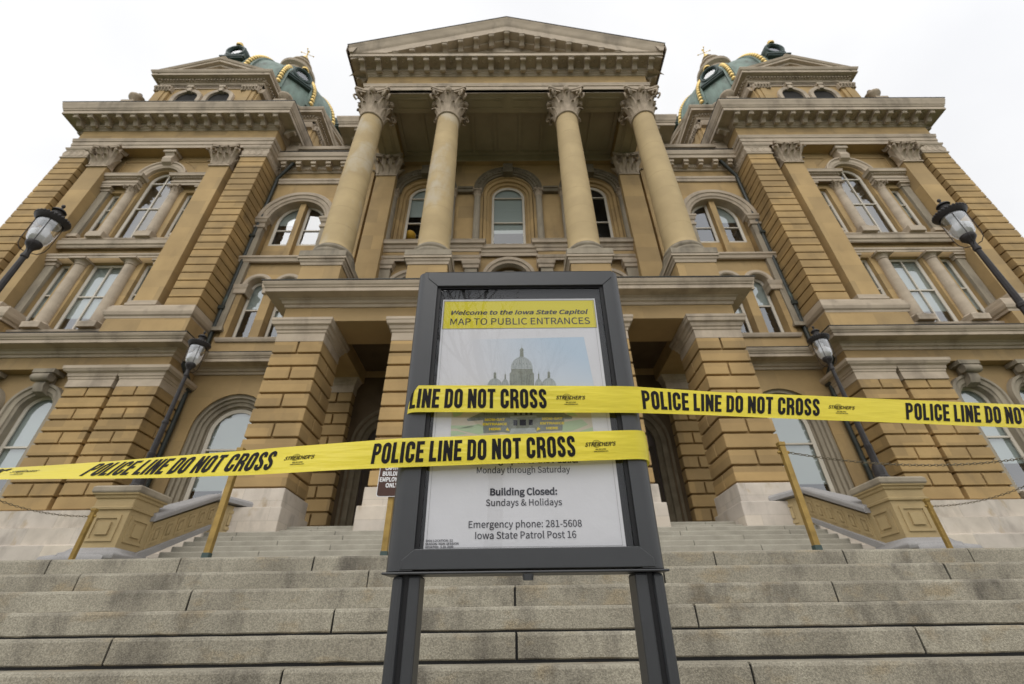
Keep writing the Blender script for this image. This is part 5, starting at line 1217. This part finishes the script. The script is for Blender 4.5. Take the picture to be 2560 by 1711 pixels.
def glyph(ch, s_=.19):
    w_ = GH[ch]; h = s_/2; out = []
    def box(x0, x1, y0, y1): out.append(([(x0, y0), (x1, y0), (x1, y1), (x0, y1)], [(0, 1, 2, 3)]))
    def stroke(p, th=s_):
        m = miter(p); n = len(p); v = []
        for a, b in zip(p, m): v += [(a[0]+b[0]*th/2, a[1]+b[1]*th/2), (a[0]-b[0]*th/2, a[1]-b[1]*th/2)]
        out.append((v, [(2*i, 2*i+1, 2*i+3, 2*i+2) for i in range(n-1)]))
    r = (w_-s_)/2; cx = w_/2
    if ch in 'LEPDRIN': box(0, s_, 0, 1)
    if ch == 'L': box(s_, w_, 0, .17)
    if ch == 'E': box(s_, w_, 0, .17); box(s_, w_*.92, .42, .58); box(s_, w_, .83, 1)
    if ch == 'N': box(w_-s_, w_, 0, 1); out.append(([(0, 1), (s_*.95, 1), (w_, 0), (w_-s_*.95, 0)], [(0, 1, 2, 3)]))
    if ch == 'T': box(0, w_, .83, 1); box(cx-h, cx+h, 0, .83)
    if ch == 'O': stroke([(h, .5)]+arcpts(cx, 1-.085-r, r, 180, 0, 10)+arcpts(cx, .085+r, r, 0, -180, 10)+[(h, .5)])
    if ch == 'C': stroke([(w_-h, .62)]+arcpts(cx, 1-.085-r, r, 0, 180, 10)+arcpts(cx, .085+r, r, 180, 360, 10)+[(w_-h, .38)])
    if ch == 'D': stroke([(s_*.9, .915), (cx, .915)]+arcpts(cx, 1-.085-r, r, 80, 0, 6)+arcpts(cx, .085+r, r, 0, -80, 6)+[(cx, .085), (s_*.9, .085)], .18)
    if ch in 'PR': stroke([(s_*.9, .92), (cx, .92)]+arcpts(cx, .92-r, r, 80, 0, 6)+arcpts(cx, .5+r, r, 0, -80, 6)+[(cx, .49), (s_*.9, .49)], .165)
    if ch == 'R': stroke([(cx+.02, .46), (w_-h-.01, .38), (w_-h, .25), (w_-h+.01, 0)], .18)
    if ch == 'S': stroke([(w_-h, .69)]+arcpts(cx, 1-.085-r, r, 0, 180, 8)+[(h+.005, .68), (h+.05, .58), (cx, .5), (w_-h-.05, .42), (w_-h-.005, .32)]+arcpts(cx, .085+r, r, 0, -180, 8)+[(h, .31)], .18)
    return out
def block_text(body, gap=.08, space=.3):
    x = 0; V_, F_ = [], []
    for ch in body:
        if ch == ' ': x += space-gap; continue
        for v, f in glyph(ch):
            o = len(V_); V_ += [(x+p[0], p[1]) for p in v]; F_ += [tuple(i+o for i in q) for q in f]
        x += GH[ch]+gap
    x -= gap; return [(p[0]/x, p[1]) for p in V_], F_
def tape_texts(s_start, smin, smax, period=.863):
    out = []; n = int((smin-s_start)/period)-2; q = s_start+n*period
    while q < smax:
        b = q
        out.append(('POLICE LINE DO NOT CROSS', b, b+.575, .145, .715, .03, 0))
        out.append(("STREICHER'S", b+.603, b+.692, .47, .125, .012, .3)); out.append(('800.367.3763', b+.632, b+.662, .335, .045, .01, 0)); out.append(('www.streichers.com', b+.627, b+.668, .27, .045, .01, 0))
        q += period
    return out
def ring_marks(o, at, starts, smax):
    mb = MB()
    for b in starts:
        c = b+.636
        for r, w_, a0, a1 in ((.0115, .0011, 0, 360), (.0075, .0006, 20, 340)):
            n = 28
            for i in range(n):
                A, C = radians(a0+(a1-a0)*i/n), radians(a0+(a1-a0)*(i+1)/n)
                pts = [(c+rr*cos(q), .55+rr*sin(q)/.09) for q, rr in ((A, r-w_), (C, r-w_), (C, r), (A, r))]
                if all(0 < p[0] < smax for p in pts): mb.add([at(p[0], p[1], .0011) for p in pts], [(0, 1, 2, 3)])
    if mb.f: part(mb, 'emblem_ring', M['tapek'], o)
U_ST = [((-.351, 1.33, .648), (-.351, 1.33, .558)), ((-.3585, 1.27, .648), (-.3585, 1.262, .558)), ((-.3565, 1.224, .646), (-.3575, 1.217, .556)), ((-.345, 1.2035, .6455), (-.345, 1.1985, .5557)), ((0, 1.2035, .64), (0, 1.1985, .551)), ((.3, 1.204, .6357), (.295, 1.199, .5465)),
        ((.5853, 1.2431, .6318), (.5569, 1.2269, .5479)), ((.8872, 1.2679, .6297), (.8526, 1.2621, .5468)), ((1.1944, 1.293, .6238), (1.1545, 1.287, .5429)), ((1.59, 1.325, .6185), (1.54, 1.315, .5345)), ((2.3, 1.39, .62), (2.25, 1.37, .535)), ((7.2, 1.9, .66), (7.2, 1.88, .575))]
L_NEW = [((-7.2, 2.1, .49), (-7.2, 2.03, .432)), ((-2.3, 1.49, .478), (-2.31, 1.42, .42)), ((-1.53, 1.3951, .4768), (-1.5378, 1.327, .4147)), ((-1.2621, 1.3634, .4788), (-1.2688, 1.305, .4073)), ((-1.0035, 1.3247, .4832), (-1.0077, 1.283, .4008)), ((-.758, 1.2944, .4886), (-.7584, 1.266, .4006)), ((-.5182, 1.2747, .4969), (-.5167, 1.251, .4083))]
L_ST = [((-.36, 1.211, .4820), (-.3588, 1.204, .3969)), ((0, 1.2105, .4915), (0, 1.2065, .4065)), ((.31, 1.212, .500), (.305, 1.207, .4145)), ((.336, 1.224, .501), (.333, 1.22, .4155)), ((.341, 1.27, .5015), (.341, 1.275, .416)), ((.334, 1.34, .5015), (.334, 1.345, .416))]
TK = 1.028; SH = Vector((-.0557, 0, 0))
def film():
    m = M['tape']; t = m.node_tree; n = t.nodes; b = n['Principled BSDF']; tl = n.new('ShaderNodeBsdfTranslucent'); tl.inputs[0].default_value = (.85, .72, .05, 1)
    mi = n.new('ShaderNodeMixShader'); mi.inputs[0].default_value = .3; t.links.new(b.outputs[0], mi.inputs[1]); t.links.new(tl.outputs[0], mi.inputs[2]); t.links.new(mi.outputs[0], n['Material Output'].inputs[0])
    tc = n.new('ShaderNodeTexCoord'); mp = n.new('ShaderNodeMapping'); mp.inputs['Scale'].default_value = (4, 4, 26); no = n.new('ShaderNodeTexNoise'); no.inputs['Scale'].default_value = 1.6; bp = n.new('ShaderNodeBump'); bp.inputs['Strength'].default_value = .5; bp.inputs['Distance'].default_value = .01
    for a_, b_ in ((tc.outputs['Object'], mp.inputs[0]), (mp.outputs[0], no.inputs['Vector']), (no.outputs['Fac'], bp.inputs['Height']), (bp.outputs[0], b.inputs['Normal'])): t.links.new(a_, b_)
film()
def build_tape(name, label, st, xstart):
    st = [tuple(tuple(SH+(Vector(q)-SH)*TK) for q in p) for p in st]; xstart *= TK
    if st[0][0][0] < -.36 and name and 'lower' in label: st = L_NEW+st
    ln = [0]; c = [((Vector(a)+Vector(b))/2) for a, b in st]
    for a, b in zip(c[:-1], c[1:]): ln.append(ln[-1]+(a-b).length)
    i = [q for q in range(len(c)-1) if c[q].x <= xstart <= c[q+1].x][-1]
    s0 = ln[i]+(ln[i+1]-ln[i])*(xstart-c[i].x)/(c[i+1].x-c[i].x)
    tx = tape_texts(s0, 0, ln[-1]); t, s, Q, at, o = tape(name, label, st, tx)
    ring_marks(o, at, sorted({q[1] for q in tx if q[0].startswith('POLICE')}), s[-1])
build_tape('police_tape', 'upper yellow police line tape running from the map sign out to the right edge', U_ST, .327)
build_tape('police_tape', 'lower yellow police line tape running from the left edge across the map sign', L_ST, -.431)

# ================================================================== brown notice on the brass post
ns = thing('notice_sign', 'small brown notice with white lettering on a brass post, mostly hidden behind the map sign', 'sign', (-1.3, 4.86, 1.5))
def rrect(x0, x1, z0, z1, r, n=5):
    out = []
    for cx, cz, a in ((x1-r, z1-r, 0), (x0+r, z1-r, 90), (x0+r, z0+r, 180), (x1-r, z0+r, 270)): out += arcpts(cx, cz, r, a, a+90, n)
    return out
part(MB().prism(rrect(-1.452, -1.148, 1.288, 1.72, .03), 'y', 4.845, 4.85), 'plate', M['white'], ns)
part(MB().prism(rrect(-1.445, -1.155, 1.295, 1.713, .025), 'y', 4.843, 4.846), 'brown_face', M['brown'], ns)
for tx, hw, z in (('CAPITOL', .092, 1.592), ('BUILDING', .112, 1.53), ('EMPLOYEES', .135, 1.468), ('ONLY', .065, 1.406)):
    v, f = text_mesh(tx, .015); part(MB().add([(-1.3-hw+2*hw*u, 4.8415, z-.021+.042*q) for u, q in v], f), 'lettering', M['white'], ns)

# ================================================================== bare trees behind the photographer (mirrored in the glazing)
def tree(x, y, h, seed, label):
    rnd = random.Random(seed); t = thing('bare_tree', label, 'tree', (x, y, -1.1)); tr = MB(); br = MB()
    def grow(p, d, l, r, lv):
        n = 4; pts = [p]; rs = [r]; q = Vector(p); dd = Vector(d)
        for i in range(n):
            dd = (dd+Vector((rnd.uniform(-.2, .2), rnd.uniform(-.2, .2), rnd.uniform(-.05, .18)))*(.5 if lv == 0 else 1)).normalized(); q = q+dd*l/n; pts.append(q.copy()); rs.append(r*(1-.4*(i+1)/n))
        (tr if lv == 0 else br).tube(pts, r, 7 if lv < 2 else 4, rs, cap=False)
        if lv >= 5: return
        for k in range(3 if lv < 4 else 2):
            i = rnd.choice((2, 3, 4)) if lv else rnd.choice((2, 3, 4)); ax = rnd.uniform(0, 2*pi); sp_ = rnd.uniform(.5, 1.0)
            nd = (dd+Vector((cos(ax), sin(ax), rnd.uniform(0, .3)))*sp_).normalized(); grow(pts[i], nd, l*rnd.uniform(.6, .8), rs[i]*rnd.uniform(.5, .7), lv+1)
        grow(pts[-1], dd, l*.75, rs[-1]*.8, lv+1)
    grow(Vector((x, y, -1.12)), Vector((0, 0, 1)), h*.3, h*.022, 0)
    part(tr, 'trunk', M['bark'], t, 60); part(br, 'crown', M['bark'], t, 60)
tree(-7, -14, 21, 3, 'tall bare tree mirrored in the left of the sign glazing')
tree(6.5, -12, 19, 8, 'tall bare tree mirrored in the right of the sign glazing')
tree(-1, -21, 24, 5, 'far bare tree mirrored in the middle of the sign glazing')
